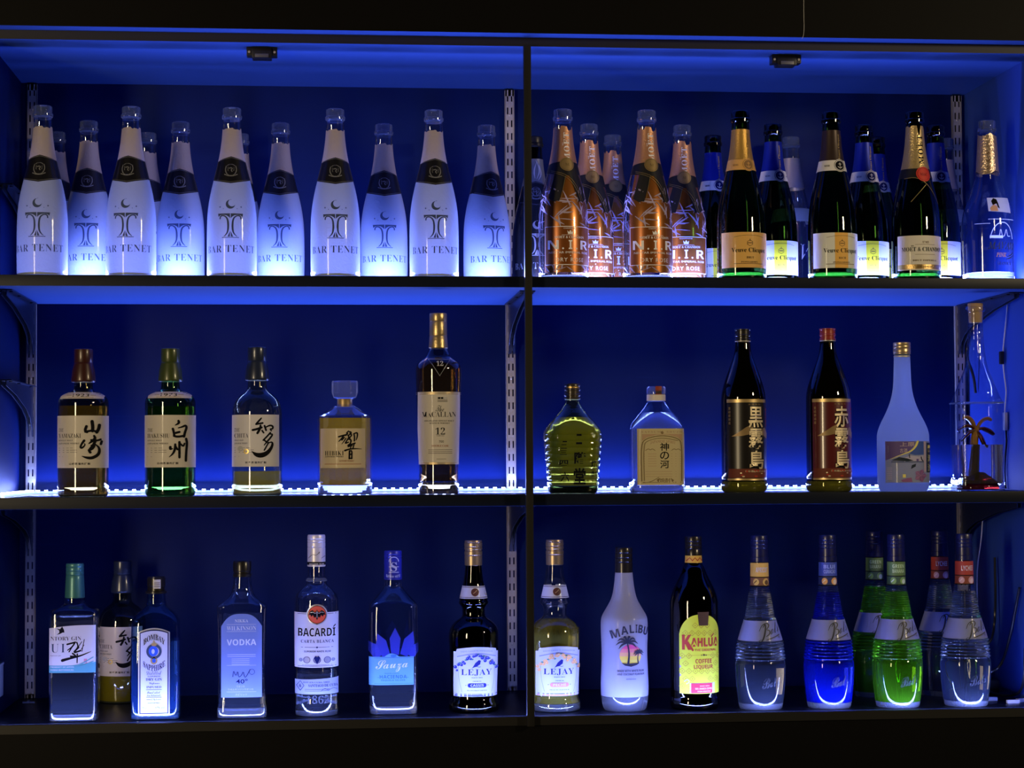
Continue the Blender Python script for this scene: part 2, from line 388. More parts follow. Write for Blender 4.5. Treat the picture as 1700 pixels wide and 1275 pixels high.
# ---- shelf brackets, folded sheet steel
def bracket(x, zt, label, reach=.33, drop=.085, mt=None):
    o = empty('shelf_bracket', (x, D - .012, zt - .0006), 0, label, 'shelf bracket', 'steel shelf brackets'); mt = mt or BRK
    prof = [(0, 0), (-reach, 0), (-reach, -.010), (-reach * .62, -.024), (-reach * .25, -.046), (-.035, -.062), (-.012, -.080), (-.006, -drop - .012), (0, -drop - .012)]
    for s in (-1, 1):
        bm = bmesh.new(); xs = (s * .0042 - .0008, s * .0042 + .0008)
        A = [bm.verts.new((xs[0], y, z)) for y, z in prof]; B = [bm.verts.new((xs[1], y, z)) for y, z in prof]; n = len(prof)
        bm.faces.new(A); bm.faces.new(B[::-1])
        for k in range(n): bm.faces.new((A[k], B[k], B[(k + 1) % n], A[(k + 1) % n]))
        bmesh.ops.recalc_face_normals(bm, faces=bm.faces[:]); obj('side_plate', bm, mt, o, 30)
    bm = bmesh.new(); box(bm, -.014, .014, -reach, -.02, -.0018, 0)
    for yy in (-reach + .02, -.06, -.05 - reach / 2):
        for s in (-1, 1): tube(bm, [(s * .0095, yy, -.0018), (s * .0095, yy, -.0038)], .0032, 8)
    obj('top_flange', bm, mt, o, 30); return o
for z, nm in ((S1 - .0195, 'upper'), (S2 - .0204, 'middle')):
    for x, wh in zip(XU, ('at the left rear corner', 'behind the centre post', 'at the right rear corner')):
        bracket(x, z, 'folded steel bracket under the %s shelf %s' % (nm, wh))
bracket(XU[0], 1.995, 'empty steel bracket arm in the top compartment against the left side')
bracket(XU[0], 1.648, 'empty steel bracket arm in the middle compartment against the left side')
# ---- door catches under the cabinet top
def catch(x, label):
    o = empty('door_catch', (x, .062, ZC), 0, label, 'door catch', 'magnetic catches under the cabinet top')
    boxo('housing', -.0175, .0175, -.016, .016, -.020, -.002, BLKP, o, .003)
    boxo('mounting_plate', -.027, .027, -.012, .012, -.0155, -.0002, BLKP, o, .001)
    boxo('magnet', -.012, .012, -.0185, -.0155, -.019, -.013, flat('dull_steel', (.2, .2, .21), .4, .8), o, .0006)
    for s in (-1, 1):
        bm = bmesh.new(); tube(bm, [(s * .0225, -.012, -.009), (s * .0225, -.0132, -.009)], .0022, 10); obj('screw', bm, STEEL, o)
catch(-.109, 'black magnetic door catch under the top board of the left bay')
catch(.8415, 'black magnetic door catch under the top board of the right bay')
# ---- LED strips
def led_strip(path, label, on, chip, dome=True, wdt=.005, h=.0045):
    o = empty('led_strip', path[0], 0, label, 'LED strip', 'LED strips on the shelves'); P = [Vector(p) - Vector(path[0]) for p in path]
    bm = bmesh.new(); n = len(P); R = []
    for i in range(n):
        t = (P[min(i + 1, n - 1)] - P[max(i - 1, 0)]); t.z = 0; t.normalize(); a = Vector((-t.y, t.x, 0))
        R.append([bm.verts.new(P[i] + a * (wdt * math.cos(PI * k / 8)) + Vector((0, 0, .0012 + h * math.sin(PI * k / 8)))) for k in range(9)])
    for i in range(n - 1):
        for k in range(8): bm.faces.new((R[i][k], R[i + 1][k], R[i + 1][k + 1], R[i][k + 1]))
        bm.faces.new((R[i][8], R[i + 1][8], R[i + 1][0], R[i][0]))
    bm.faces.new(R[0]); bm.faces.new(R[-1][::-1]); bmesh.ops.recalc_face_normals(bm, faces=bm.faces[:])
    obj('sleeve', bm, on, o)
    bm = bmesh.new(); acc = .006; d = 0
    for a, b in zip(P, P[1:]):
        l = (b - a).length; t = (b - a).normalized(); sd = Vector((-t.y, t.x, 0))
        while d < l:
            c = a + t * d; ang = math.atan2(t.y, t.x)
            bmesh.ops.create_cube(bm, size=1, matrix=Matrix.Translation(c + Vector((0, 0, .0012 + h))) @ Matrix.Rotation(ang, 4, 'Z') @ Matrix.Diagonal((.006, .006, .0045, 1)))
            d += .0166
        d -= l
    obj('light_emitting_diodes', bm, chip, o)
    bm = bmesh.new(); R = []
    for i in range(n):
        t = (P[min(i + 1, n - 1)] - P[max(i - 1, 0)]); t.z = 0; t.normalize(); a = Vector((-t.y, t.x, 0)) * (wdt + .0004)
        R.append([bm.verts.new(P[i] + a * q + Vector((0, 0, z))) for q, z in ((-1, 0), (1, 0), (1, .0011), (-1, .0011))])
    for i in range(n - 1):
        for k in range(4): bm.faces.new((R[i][k], R[i][(k + 1) % 4], R[i + 1][(k + 1) % 4], R[i + 1][k]))
    bm.faces.new(R[0]); bm.faces.new(R[-1]); bmesh.ops.recalc_face_normals(bm, faces=bm.faces[:])
    obj('backing_tape', bm, flat('white_tape', (.7, .72, .75), .5), o, 30)
led_strip(smooth_path([(XL + .024, .06, S2), (XL + .022, .30, S2), (XL + .026, .385, S2), (XL + .06, .398, S2), (.3, .396, S2), (1.262, .393, S2)], 3),
          'glowing LED strip along the rear edge of the middle shelf', glow('led_sleeve', (.22, .32, 1.0), 3.2), glow('led_chip', (.35, .45, 1.0), 60))
led_strip([(XL + .07, .139, S1), (XR - .02, .139, S1)], 'LED strip between the two rows of champagne bottles', glow('led_sleeve_dim', (.22, .32, 1.0), .8), glow('led_chip_dim', (.35, .45, 1.0), 9))
led_strip([(XL + .01, .021, S3 - .0095), (XR - .01, .021, S3 - .0095)], 'LED strip in the gap at the front edge of the lowest shelf', glow('led_sleeve_dim', (.22, .32, 1.0), .8), glow('led_chip_dim', (.35, .45, 1.0), 9), h=.003)
# ---- power leads on the right side panel
CORD = flat('black_cable', (.01, .01, .012), .3)
WCORD = flat('white_cable', (.75, .76, .8), .4)
def cable(name, pts, rad, mt, label=None, cat=None, parent=None, it=3):
    bm = bmesh.new(); tube(bm, smooth_path(pts, it), rad, 8); o = obj(name, bm, mt, parent); 
    return prop(o, label, cat) if label else o
XW = XR - .003
co = empty('power_lead', (XW, .2, S2 + .001), 0, 'power lead with inline plug hanging on the right side panel in the middle compartment', 'cable')
def rel(pts): return [(p[0] - XW, p[1] - .2, p[2] - (S2 + .001)) for p in pts]
cable('wire', rel([(XW, .170, CAMZ + .300), (XW, .184, CAMZ + .255), (XW, .199, CAMZ + .215), (XW, .201, CAMZ + .20)]), .0014, WCORD, parent=co)
cable('wire', rel([(XW, .201, CAMZ + .182), (XW, .199, CAMZ + .165), (XW, .190, CAMZ + .14), (XW, .186, CAMZ + .125), (XW, .194, CAMZ + .10), (XW, .196, CAMZ + .085)]), .0014, WCORD, parent=co)
cable('wire', rel([(XW, .192, CAMZ + .056), (XW, .188, CAMZ + .03), (XW, .199, CAMZ + .0), (XW, .203, CAMZ - .03), (XW, .198, CAMZ - .058)]), .002, CORD, parent=co)
o_ = boxo('connector', XW - .007, XW, -.006, .006, CAMZ + .178 - S2, CAMZ + .203 - S2, BLKP, co, .002); o_.location.x = -XW
o_ = boxo('controller', XW - .005, XW + .001, -.016, -.005, CAMZ + .052 - S2, CAMZ + .086 - S2, flat('white_plastic', (.8, .8, .82), .4), co, .0012); o_.location.x = -XW
cable('cable', [(XR - .006, .36, CAMZ + .285), (XR - .012, .355, CAMZ + .26), (XR - .022, .35, CAMZ + .235), (XR - .026, .35, CAMZ + .20), (XR - .010, .355, CAMZ + .165), (XR - .005, .36, CAMZ + .13)], .0028, CORD, 'black cable looped behind the corked bottle in the right corner', 'cable')
cable('cable', [(1.285, .30, S2 - .021), (1.284, .31, S2 - .06), (1.281, .31, S2 - .10), (1.272, .315, S2 - .16), (1.275, .32, S2 - .25), (1.28, .33, S3 + .01)], .0012, WCORD, 'thin white lead dropping behind the right lychee liqueur bottle', 'cable')
cable('cable', [(1.289, .12, S3 + .21), (1.285, .16, S3 + .12), (1.28, .20, S3 + .055), (1.255, .20, S3 + .045), (1.24, .22, S3 + .02), (1.255, .18, S3 + .006), (1.285, .14, S3 + .006), (1.288, .10, S3 + .03), (1.287, .09, S3 + .10)], .0026, CORD, 'black cable coiled on the lowest shelf in the right corner', 'cable')
cable('cable', [(1.287, .25, S3 + .26), (1.284, .24, S3 + .15), (1.27, .23, S3 + .09), (1.245, .26, S3 + .10), (1.235, .3, S3 + .06), (1.25, .3, S3 + .004), (1.28, .25, S3 + .004)], .0024, CORD, 'black cable hanging down the right side panel to the lowest shelf', 'cable')
pw = empty('power_adapter', (1.262, .25, S3), 0, 'small black power adapter lying among cables in the lower right corner', 'power adapter')
boxo('housing', -.02, .02, -.03, .03, .0005, .028, BLKP, pw, .004); bm = bmesh.new(); tube(bm, [(0, -.03, .012), (0, -.045, .011)], .004, 10); obj('cable_boot', bm, BLKP, pw)
for k, (x, y, a, lb) in enumerate(((1.262, .088, .1, 'nearest of the white plug ends lying on the lowest shelf in the right corner'), (1.236, .135, -.15, 'white plug end lying beside the clear lychee liqueur bottle'), (1.284, .105, .5, 'white plug end lying against the right side panel on the lowest shelf'))):
    b = boxo('plug', -.012, .012, -.004, .004, 0, .007, flat('white_plastic', (.8, .8, .82), .4), None, .0015); b.location = (x, y, S3); b.rotation_euler = (0, 0, a); prop(b, lb, 'plug', 'white plug ends')
# ---- things at the lower left
ad = empty('adapter_box', (XL + .0002, .16, S3 + .062), 0, 'pale box mounted low on the left side panel', 'box')
boxo('housing', 0, .006, -.05, .035, -.03, .03, flat('grey_white_plastic', (.6, .62, .66), .5), ad, .002); boxo('lid_edge', -.0001, .0068, -.052, .037, .026, .030, flat('white_plastic', (.8, .8, .82), .4), ad, .001)
bm = bmesh.new(); tube(bm, [(-.011, 0, .0022), (.011, 0, .0022)], .0018, 8); tube(bm, [(0, -.009, .0045), (0, .009, .0045)], .0018, 8); cl = obj('cable_clip', bm, STEEL); cl.location = (-.572 + .02, .33, S3 + .0001)
prop(cl, 'tiny cross-shaped metal clip on the lowest shelf near the left corner', 'clip')
bm = bmesh.new(); tube(bm, smooth_path([(.853, -.0368, 2.32), (.8527, -.0368, 2.29), (.8532, -.0368, 2.268), (.8515, -.038, 2.2535), (.8480, -.040, 2.2475)], 2), .0004, 6)
prop(obj('thread', bm, flat('clear_thread', (.6, .6, .62), .4)), 'thin pale thread dangling over the black fascia above the right bay', 'thread')
# ================================================================== top shelf, sparkling wine
SPK = 'sparkling wine bottle'
CHAMP = [(0, 36), (1, 39), (4, 40.8), (80, 41), (112, 39.8), (140, 35.5), (165, 29.5), (195, 22), (222, 17.4), (248, 15), (267, 14.4)]
def champ_lip(b, mt, z=264, r=14.4):
    b.turn('bottle_mouth', mt, [(z, r - .5), (z + 1.5, r + .6), (z + 3, r + 2.2), (z + 7.5, r + 2.4), (z + 9, r + .9), (z + 12, r + .8), (z + 18, r + 1.0), (z + 20, r + .4), (z + 21, r - 1.6), (z + 20, r - 3), (z + 6, r - 3.4)])
MOON = flat('slate_print', (.05, .075, .14), .5)
def tenet_mark(l, mt, d=0):
    """crescent, four stars, twin-arc column and the bar's name"""
    l.poly(mt, [(0 + 7.6 * math.cos(math.radians(a)), 119.5 + d + 7.6 * math.sin(math.radians(a))) for a in range(78, 348, 9)] + [(2.4 + 6.1 * math.cos(math.radians(a)), 121.8 + d + 6.1 * math.sin(math.radians(a))) for a in range(335, 98, -9)])
    for x, y, r in ((-17.5, 115, 1.9), (-11.5, 112, 1), (17.5, 115, 1.9), (11, 112, 1)): l.poly(mt, [(x + (r if k % 2 == 0 else r * .4) * math.sin(k * PI / 4), y + d + (r if k % 2 == 0 else r * .4) * math.cos(k * PI / 4)) for k in range(8)])
    for s in (-1, 1):
        l.poly(mt, [(s * a, b + d) for a, b in ((21, 104), (.6, 104), (.6, 96), (3, 98.6), (7, 101), (12, 101.8), (17, 101), (20.2, 98.6))][::s])
        l.stroke(mt, [(s * a, b + d) for a, b in ((17.2, 95.5), (16.6, 99.6), (11, 101), (4.6, 96), (3.2, 84), (4.2, 73), (8.5, 67.5), (11, 66))], [2.2, 2, 1.8, 2.6, 3.2, 2.6, 1.4, .8])
        l.poly(mt, [(s * a, b + d) for a, b in ((.6, 75), (.6, 65.6), (4.6, 65.6))][::-s])
        l.rect(mt, min(0, s * 14), 63.8 + d, max(0, s * 14), 64.9 + d)
    l.text(mt, 'BAR', -46, 40, -14, 51.5, 'serif', -.0125, sp=1.1); l.text(mt, 'TENET', -7.5, 40, 46, 51.5, 'serif', -.0125, sp=1.1)
def crest(l, mt, y, s=1.0):
    l.ring(mt, 0, y, 9.2 * s, 10.2 * s, ry=1.05)
    l.stroke(mt, [(a * s, y + b * s) for a, b in ((-5, 6), (-5, -1), (0, -7), (5, -1), (5, 6), (-5, 6))], .9 * s, it=0)
    l.stroke(mt, [(a * s, y + b * s) for a, b in ((-3, 3), (1, 4), (3, 2), (0, 0), (2, -3))], 1.5 * s); l.stroke(mt, [(a * s, y + b * s) for a, b in ((-11, -8), (-5, -10.5), (0, -11), (5, -10.5), (11, -8))], 1.6 * s)
    for q in (-1, 1): l.stroke(mt, [(q * 8 * s, y + 7 * s), (q * 10 * s, y), (q * 7 * s, y - 7 * s)], 1.5 * s)
    for q in (-4, 0, 4): l.rect(mt, q - 1.2, y + 13 * s, q + 1.2, y + 14.4 * s)
def tenet(X, Y, label, group, dark=False, rot=0):
    b = Bottle('champagne_bottle', label, SPK, X, Y, S1, CHAMP, group, rot, .001073)
    gl = shell('smoke_black_glass', (.1, .11, .14), (.02, .02, .03)) if dark else GLASS()
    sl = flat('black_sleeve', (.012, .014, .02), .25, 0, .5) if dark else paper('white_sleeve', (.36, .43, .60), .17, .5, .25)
    mk = flat('silver_print', (.55, .57, .62), .35, .6) if dark else MOON
    b.body('glass_body', gl, 0, 266, 0, 48, True, False); champ_lip(b, BLKP if dark else LIP())
    if not dark: b.body('glass_base', BASE(), 1, 6, -1)
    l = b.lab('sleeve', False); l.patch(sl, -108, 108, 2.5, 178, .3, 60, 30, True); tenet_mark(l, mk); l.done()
    l = b.lab('collar', False); ck = flat('black_collar_band', (.008, .008, .012), .3, 0, .4); cs = flat('grey_silver_print', (.30, .31, .34), .4, .5)
    l.patch(ck, -172, 172, lambda a: 155 + 7.5 * min(1, abs(a) / 75), lambda a: 201 - 7.5 * min(1, abs(a) / 75), .6, 64, 10, True)
    hw = b.at(178)[0]
    for sg in (-1, 1):
        l.stroke(cs, [(0, 157.2), (sg * 34, 163)], .5, 1.0, 0); l.stroke(cs, [(0, 199), (sg * 26, 193.5)], .5, 1.0, 0)
    crest(l, cs, 178, .95); l.done()
    l = b.lab('neck_wrap', False); nw = flat('silver_black_wrap', (.3, .31, .33), .35, .5) if dark else paper('cream_neck_wrap', (.62, .52, .46), .4, .3, .3)
    tops = [249 + RND.uniform(-2.5, 1.5) for _ in range(20)]
    l.patch(nw, -174, 174, 190, lambda a: tops[int((a + 174) / 18.4)] if not dark else 243, .35, 40, 14, True)
    if dark:
        for pts in (((2, 205), (9, 222), (1, 240)), ((5, 203), (12, 215), (7, 232)), ((-1, 206), (-3, 220), (2, 236))): l.stroke(WHITE(), pts, [.5, 3, .5])
        crest(l, cs, 182, .8)
    l.done(); return b.root
FR = 'front row of white-sleeved sparkling wine bottles'; BR = 'second row of white-sleeved sparkling wine bottles'
t0 = tenet(-.4955, .08, 'glossy white-sleeved bottle with moon print, leftmost in the front row', FR, rot=-5)
def again(src, X, Y, Z, label, group=None, rot=0):
    c = copy_tree(src); c.location = (X, Y, Z); c.rotation_euler = (0, 0, math.radians(rot)); c['label'] = label
    if group: c['group'] = group
    return c
for X, r, lb in ((-.3408, -8, 'white-sleeved front-row bottle second from the left end of the top shelf'), (-.163, -1, 'white-sleeved bottle standing third of the five in the front row'),
                 (.021, 0, 'white-sleeved front-row bottle fourth from the left end of the top shelf'), (.1982, 2, 'glossy white-sleeved bottle rightmost in the front row of the left bay')):
    again(t0, X, .08, S1, lb, FR, r)
for X, r, lb in ((-.433, 0, 'white-sleeved bottle leftmost of the second row, partly behind the first front bottle'), (-.2647, 0, 'second-row white-sleeved bottle between the second and third front bottles'), (-.0798, -2, 'second-row white-sleeved bottle between the third and fourth front bottles'),
                 (.1128, 0, 'second-row white-sleeved bottle between the fourth and fifth front bottles'), (.3064, 16, 'matte white-sleeved bottle nearest the centre post, its name turned to the right')):
    again(t0, X, .235, S1, lb, BR, r)
for X, lb in ((-.5085, 'sleeved bottle hidden at the back behind the leftmost front-row bottle'), (-.3363, 'sleeved bottle showing its neck behind the second front-row bottle'), (-.160, 'sleeved bottle peeping out behind the third front-row bottle'), (.213, 'sleeved bottle almost hidden behind the fifth front-row bottle')):
    again(t0, X, .362, S1, lb, 'third row of sleeved sparkling wine bottles')
tenet(.4107, .362, 'black-sleeved sparkling wine bottle with silver print half hidden behind the centre post', None, True)

# ---- rose champagne with the branching net print
def rose(X, Y, label):
    b = Bottle('champagne_bottle', label, 'champagne bottle', X, Y, S1, CHAMP, 'rose champagne bottles with violet net pattern', 9)
    gl = GLASS(); b.body('glass_body', gl, 0, 266, .8, 48, True, False); champ_lip(b, LIP()); b.body('glass_base', BASE(), 1, 5, -1.5)
    cop = flat('copper_rose_wrap', (.50, .17, .035), .30, .55, .5); net = paper('lilac_net_print', (.80, .70, 1.0), .5, .3); wt = flat('white_print', (.95, .93, 1.0), .5)
    l = b.lab('sleeve', False); l.patch(cop, -66, 66, 9, 196, .1, 60, 30, True)
    R = random.Random(5)
    for k in range(90):
        x, y = R.uniform(-95, 95), R.choice((R.uniform(86, 150), R.uniform(86, 150), R.uniform(10, 20))); a = R.uniform(0, PI); q = R.uniform(14, 34)
        dx, dy = math.cos(a) * q / 2, math.sin(a) * q / 2
        if y < 25: dy = max(-5, min(5, dy))
        P = [(x - dx, y - dy), (x + R.uniform(-2, 2), y + R.uniform(-2, 2)), (x + dx, y + dy)]
        if all(8 < p[1] < 185 for p in P): l.stroke(net, P, [.6, R.uniform(1.8, 4.2), .6], 1.0, 1)
    l.done()
    l = b.lab('label', False); dk = flat('dark_copper_label', (.33, .10, .022), .30, .5, .5)
    l.patch(dk, -44, 44, 21, 85, 1.2, 30, 8)
    for y in (21, 84): l.rect(wt, -44, y, 44, y + 1, 1.5)
    for x in (-44, 43.2): l.rect(wt, x, 21, x + .9, 85, 1.5)
    l.text(wt, 'N', -38, 47, -19, 62, 'bold', off=1.5); l.text(wt, 'I', -3, 47, 3, 62, 'bold', off=1.5); l.text(wt, 'R', 18, 47, 36, 62, 'bold', off=1.5)
    for x in (-12, 10.5): l.disc(wt, x, 48.2, 1.5, 1.5)
    l.text(wt, 'NECTAR IMPERIAL ROSE', -36, 40, 36, 43.4, off=1.5); l.text(wt, 'DRY ROSE', -24, 26.5, 24, 33, off=1.5, sp=1.2); l.text(wt, 'MOET & CHANDON', -26, 65, 26, 69, 'serif', off=1.5)
    l.poly(wt, [(-4, 72), (4, 72), (5, 78), (2.4, 75), (0, 79), (-2.4, 75), (-5, 78)], 1.5); l.disc(wt, 0, 36.5, .9, 1.5); l.text(wt, 'CHAMPAGNE', -11, 80.6, 11, 82.6, off=1.5); l.lines(wt, -14, 14, (70.4,), .4, 1.5); l.done()
    l = b.lab('neck_foil', False); pk = flat('rose_copper_foil', (.60, .30, .17), .36, .45, .2, .3, 400)
    tops = [252 + RND.uniform(-4, 4) for _ in range(20)]; l.patch(pk, -174, 174, 186, lambda a: tops[int((a + 174) / 18.4)], .9, 40, 14, True)
    l.text(wt, 'MOET', -3.6, 196, 5.6, 244, 'serif', rot=True, off=1.4, sp=1.25)
    for y in (223.2, 226): l.disc(wt, -5.2, y, .7, 1.4)
    l.done()
    l = b.lab('ribbon', False); rb = flat('black_ribbon', (.008, .008, .010), .45); gd = flat('gold_thread', (.5, .38, .16), .4, .7)
    l.patch(rb, -172, 172, lambda a: 171 + 9 * (abs(a) / 172), lambda a: 191 + 4 * math.cos(math.radians(a)), 1.3, 60, 6, True)
    for sg in (-1, 1):
        l.poly(rb, [(sg * x, y) for x, y in ((4, 186), (20, 176), (36, 133), (25, 126), (17, 131))][::sg], 1.6); l.poly(rb, [(sg * x, y) for x, y in ((0, 180), (12, 180), (26, 128), (17, 127))][::sg], 1.5)
        l.stroke(gd, [(sg * 4, 170), (sg * 14, 128.5)] if sg < 0 else [(-28, 180), (0, 172), (17, 150), (26, 127)], .6, 2.0)
    l.stroke(gd, [(-28, 177.5), (-2, 169), (14, 148), (22, 127)], .6, 2.0); l.done()
    l = b.lab('seal', False); l.disc(flat('dull_gold_seal', (.42, .29, .12), .4, .6), 0, 190, 11.5, 2.2); l.ring(flat('dark_gold', (.25, .17, .07), .4, .6), 0, 190, 9.5, 10.2, 2.5); l.text(flat('dark_gold', (), ), 'M', -3, 187.5, 3, 192, 'serif', off=2.5); l.done()
    return b.root
n0 = rose(.4331, .08, 'rose champagne bottle nearest the centre post in the front row')
for X, Y, r, lb in ((.5019, .235, 6, 'rose champagne bottle in the second row between the two front rose bottles'), (.5651, .358, 4, 'rose champagne bottle farthest back between the pair of front rose bottles'), (.5872, .08, 9, 'rose champagne bottle in the front row farther from the centre post'), (.681, .235, -3, 'rose champagne bottle behind and right of the second front rose bottle')):
    again(n0, X, Y, S1, lb, None, r)

# ---- green champagne bottles
def vcq(X, Y, label, foil, ftxt, collar, medal, lab_bg, band, word, rot=8, group='green champagne bottles'):
    b = Bottle('champagne_bottle', label, 'champagne bottle', X, Y, S1, CHAMP, group, rot, .00109)
    b.body('glass_body', DGREEN(), 0, 266, 0, 48, True, False); champ_lip(b, shell('black_green_lip', (.03, .05, .03), (.01, .01, .01), .08, .8))
    b.body('glass_base', solid('green_base_glass', (.07, .20, .05), .012, 1.5), 1, 12, -2)
    l = b.lab('neck_foil', False); l.patch(foil, -174, 174, 196, 253, .4, 40, 12, True); l.text(ftxt, 'Veuve Clicquot', 4, 203, 8.5, 246, 'serif', rot=True, off=.9); l.done()
    l = b.lab('neck_label', False); l.patch(collar, -172, 172, 183, 201, .7, 50, 6, True); l.disc(collar, 5, 192, 11, .95); l.ring(medal, 5, 192, 9.2, 9.9, 1.2); l.disc(medal, 5, 192, 8, 1.2)
    an = collar
    l.stroke(an, [(5, 197), (5, 187)], 1, 1.5); l.stroke(an, [(1, 190), (5, 186.6), (9, 190)], 1, 1.5); l.rect(an, 2.4, 194, 7.6, 195, 1.5); l.text(medal, 'REIMS', -21, 190, -12, 193, 'serif', off=1.2); l.text(medal, 'FRANCE', 19, 190, 27, 193, 'serif', off=1.2); l.done()
    l = b.lab('label', False); dk = flat('brown_ink', (.16, .09, .04), .5)
    l.patch(lab_bg, -52, 52, 18, 77, .5, 40, 8)
    if band: l.patch(band, -12, 11, 18, 77, .75, 10, 6); l.lines(dk, -36, -35.5, (), 1)
    l.text(INK(), 'Veuve Clicquot', -31, 41.5, 33, 51, 'serif', -.004, off=1.0); l.text(dk, word, -6, 33, 6.5, 36.4, 'serif', off=1.0); l.lines(dk, -27, 25, (24.2,), .8, 1.0)
    l.stroke(dk, [(0, 64), (4.5, 61), (4.5, 56.5), (0, 54), (-4.5, 56.5), (-4.5, 61), (0, 64)], .7, 1.0, 0); l.stroke(dk, [(-3, 59), (3, 59)], 1.4, 1.0); l.stroke(dk, [(0, 62), (0, 66)], .7, 1.0)
    l.stroke(dk, [(-26, 69), (-12, 71.5), (0, 72), (14, 71.5), (28, 69)], .5, 1.0); l.text(dk, 'PONSARDIN', -15, 26, 14, 28.5, 'serif', off=1.0); l.done()
    return b.root
ORNG = paper('orange_yellow_label', (.86, .47, .12), .1, .3); YEL = paper('yellow_band', (1.0, .86, .02), .1, .2)
GT = flat('gold_lettering', (.75, .55, .22), .35, .7); DKB = flat('dark_brown_foil', (.055, .035, .03), .35, .4, .3); BLU = flat('royal_blue_foil', (.012, .03, .38), .35, .3, .3); DBL = flat('navy_print', (.01, .015, .10), .5)
WL = paper('white_label', (.85, .83, .80), .1, .2)
vcq(.7609, .08, 'green champagne bottle with orange label and gold foil neck', flat('orange_gold_foil', (.72, .42, .10), .35, .6, .2, .3, 500), flat('brown_ink', (.16, .09, .04), .5), ORNG, flat('dull_brown_print', (.30, .17, .07), .5), ORNG, None, 'BRUT')
vcq(.9306, .08, 'green champagne bottle with white label, orange band and dark brown neck in front', DKB, GT, WL, INK(), WL, paper('orange_band', (.90, .50, .10), .1), 'RICH')
v0 = vcq(.8524, .215, 'blue-necked champagne bottle with yellow-striped label right behind the orange-labelled one', BLU, GT, WL, DBL, WL, YEL, 'RICH', 4)
for X, Y, r, lb in ((.764, .355, 4, 'blue-necked champagne bottle left of the orange-labelled one'), (1.0291, .215, 4, 'blue-necked yellow-striped bottle just right of the brown-necked champagne'), (1.0935, .355, 2, 'blue-necked bottle deepest in, peeping between two others left of the red-sealed champagne'), (1.1678, .21, -6, 'blue-necked yellow-striped bottle just right of the red-sealed champagne')):
    again(v0, X, Y, S1, lb, None, r)
def moet():
    b = Bottle('champagne_bottle', 'dark green champagne bottle with gold neck foil, red seal and cream label', 'champagne bottle', 1.0878, .08, S1, CHAMP, 'green champagne bottles', 6, .00109)
    b.body('glass_body', DGREEN(), 0, 266, 0, 48, True, False); champ_lip(b, shell('black_green_lip', ()), 266); b.body('glass_base', solid('green_base_glass', ()), 1, 12, -2)
    l = b.lab('neck_foil', False); tops = [262 - 16 * abs(math.sin(k * .5)) * (k % 3 == 0) for k in range(20)]
    l.patch(flat('pale_gold_foil', (.70, .52, .24), .34, .65, .2, .4, 350), -174, 174, 186, lambda a: tops[int((a + 174) / 18.4)], .5, 40, 14, True); l.text(INK(), 'MOET', -2, 196, 7, 246, 'serif', rot=True, off=1.0, sp=1.25)
    for y in (224.5, 227.5): l.disc(INK(), -3.6, y, .8, 1.0)
    l.done()
    l = b.lab('ribbon', False); l.patch(flat('black_ribbon', ()), -172, 172, 172, 188, .8, 50, 6, True); gd = flat('gold_thread', ())
    l.stroke(gd, [(-30, 171), (-8, 172.5), (10, 160), (34, 128)], .9, 1.2); l.stroke(gd, [(6, 160), (-22, 130)], .9, 1.2); l.done()
    l = b.lab('seal', False); l.disc(flat('red_wax_seal', (.62, .05, .03), .4), 4, 178, 13, 1.5); l.ring(flat('dark_red', (.35, .02, .02), .4), 4, 178, 10.3, 11, 1.8); l.text(flat('dark_red', ()), 'M&C', -2.5, 175, 10.5, 180.5, 'serif', off=1.8); l.done()
    l = b.lab('label', False); cr = paper('cream_label', (.80, .72, .66), .1, .2); l.patch(cr, -50, 42, 15, 73, .5, 40, 8); l.patch(GOLD(), -50, 42, 17, 24.5, .8, 30, 2)
    l.text(INK(), 'MOET & CHANDON', -41, 46.5, 36, 53.5, 'serif', -.004, off=1.0); l.text(flat('brown_ink', ()), 'BRUT IMPERIAL', -22, 30, 22, 32.6, 'serif', off=1.0); l.text(flat('brown_ink', ()), '1743', -6, 60, 5, 63.5, 'serif', off=1.0)
    l.lines(flat('brown_ink', ()), -18, 17, (57.5, 41), .5, 1.0)
    for x in (-9, -6.6): l.disc(INK(), x - 14.6, 55.6, .8, 1.0)
    l.text(flat('brown_ink', ()), 'CHAMPAGNE', -14, 19.4, 12, 21.8, 'serif', off=1.2); l.done()
moet()
# ---- clear bottles
def clear_bottle(X, Y, label):
    b = Bottle('glass_bottle', label, SPK, X, Y, S1, CHAMP, 'clear bottles at the back of the right bay', 0, .00109); g = GLASS()
    b.body('glass_body', g, 0, 266, 0, 48, True, False); champ_lip(b, LIP()); b.body('glass_base', BASE(), 1, 7, -1)
    l = b.lab('neck_foil', False); l.patch(flat('grey_pink_foil', (.5, .44, .46), .4, .5), -174, 174, 190, 245, .4, 40, 10, True); l.done()
    l = b.lab('neck_label', False); l.patch(paper('frosted_band', (.6, .64, .72), .6), -80, 80, 128, 152, .5, 30, 4); l.text(DBL, 'V', 8, 60, 26, 86, 'serif'); l.text(WHITE(), 'V', 6, 58, 28, 86, 'thin'); l.done(); return b.root
q = clear_bottle(.9221, .362, 'clear empty bottle standing deepest behind the two front green champagnes')
again(q, 1.2351, .362, S1, 'clear empty bottle mostly hidden behind the red-sealed champagne and its blue neighbour')
b = Bottle('glass_bottle', 'clear empty bottle with gold neck foil and photo sticker at the top right', SPK, 1.2269, .085, S1,
           [(0, 39), (2, 42), (10, 42.5), (90, 43.6), (110, 42.5), (130, 36.5), (150, 28), (170, 20.5), (185, 18.4), (215, 16.8), (245, 15), (252, 14.6)])
b.body('glass_body', GLASS(), 0, 251, 0, 56, True, False); champ_lip(b, LIP(), 248, 13.2); b.body('glass_base', BASE(), 1, 13, -1.5)
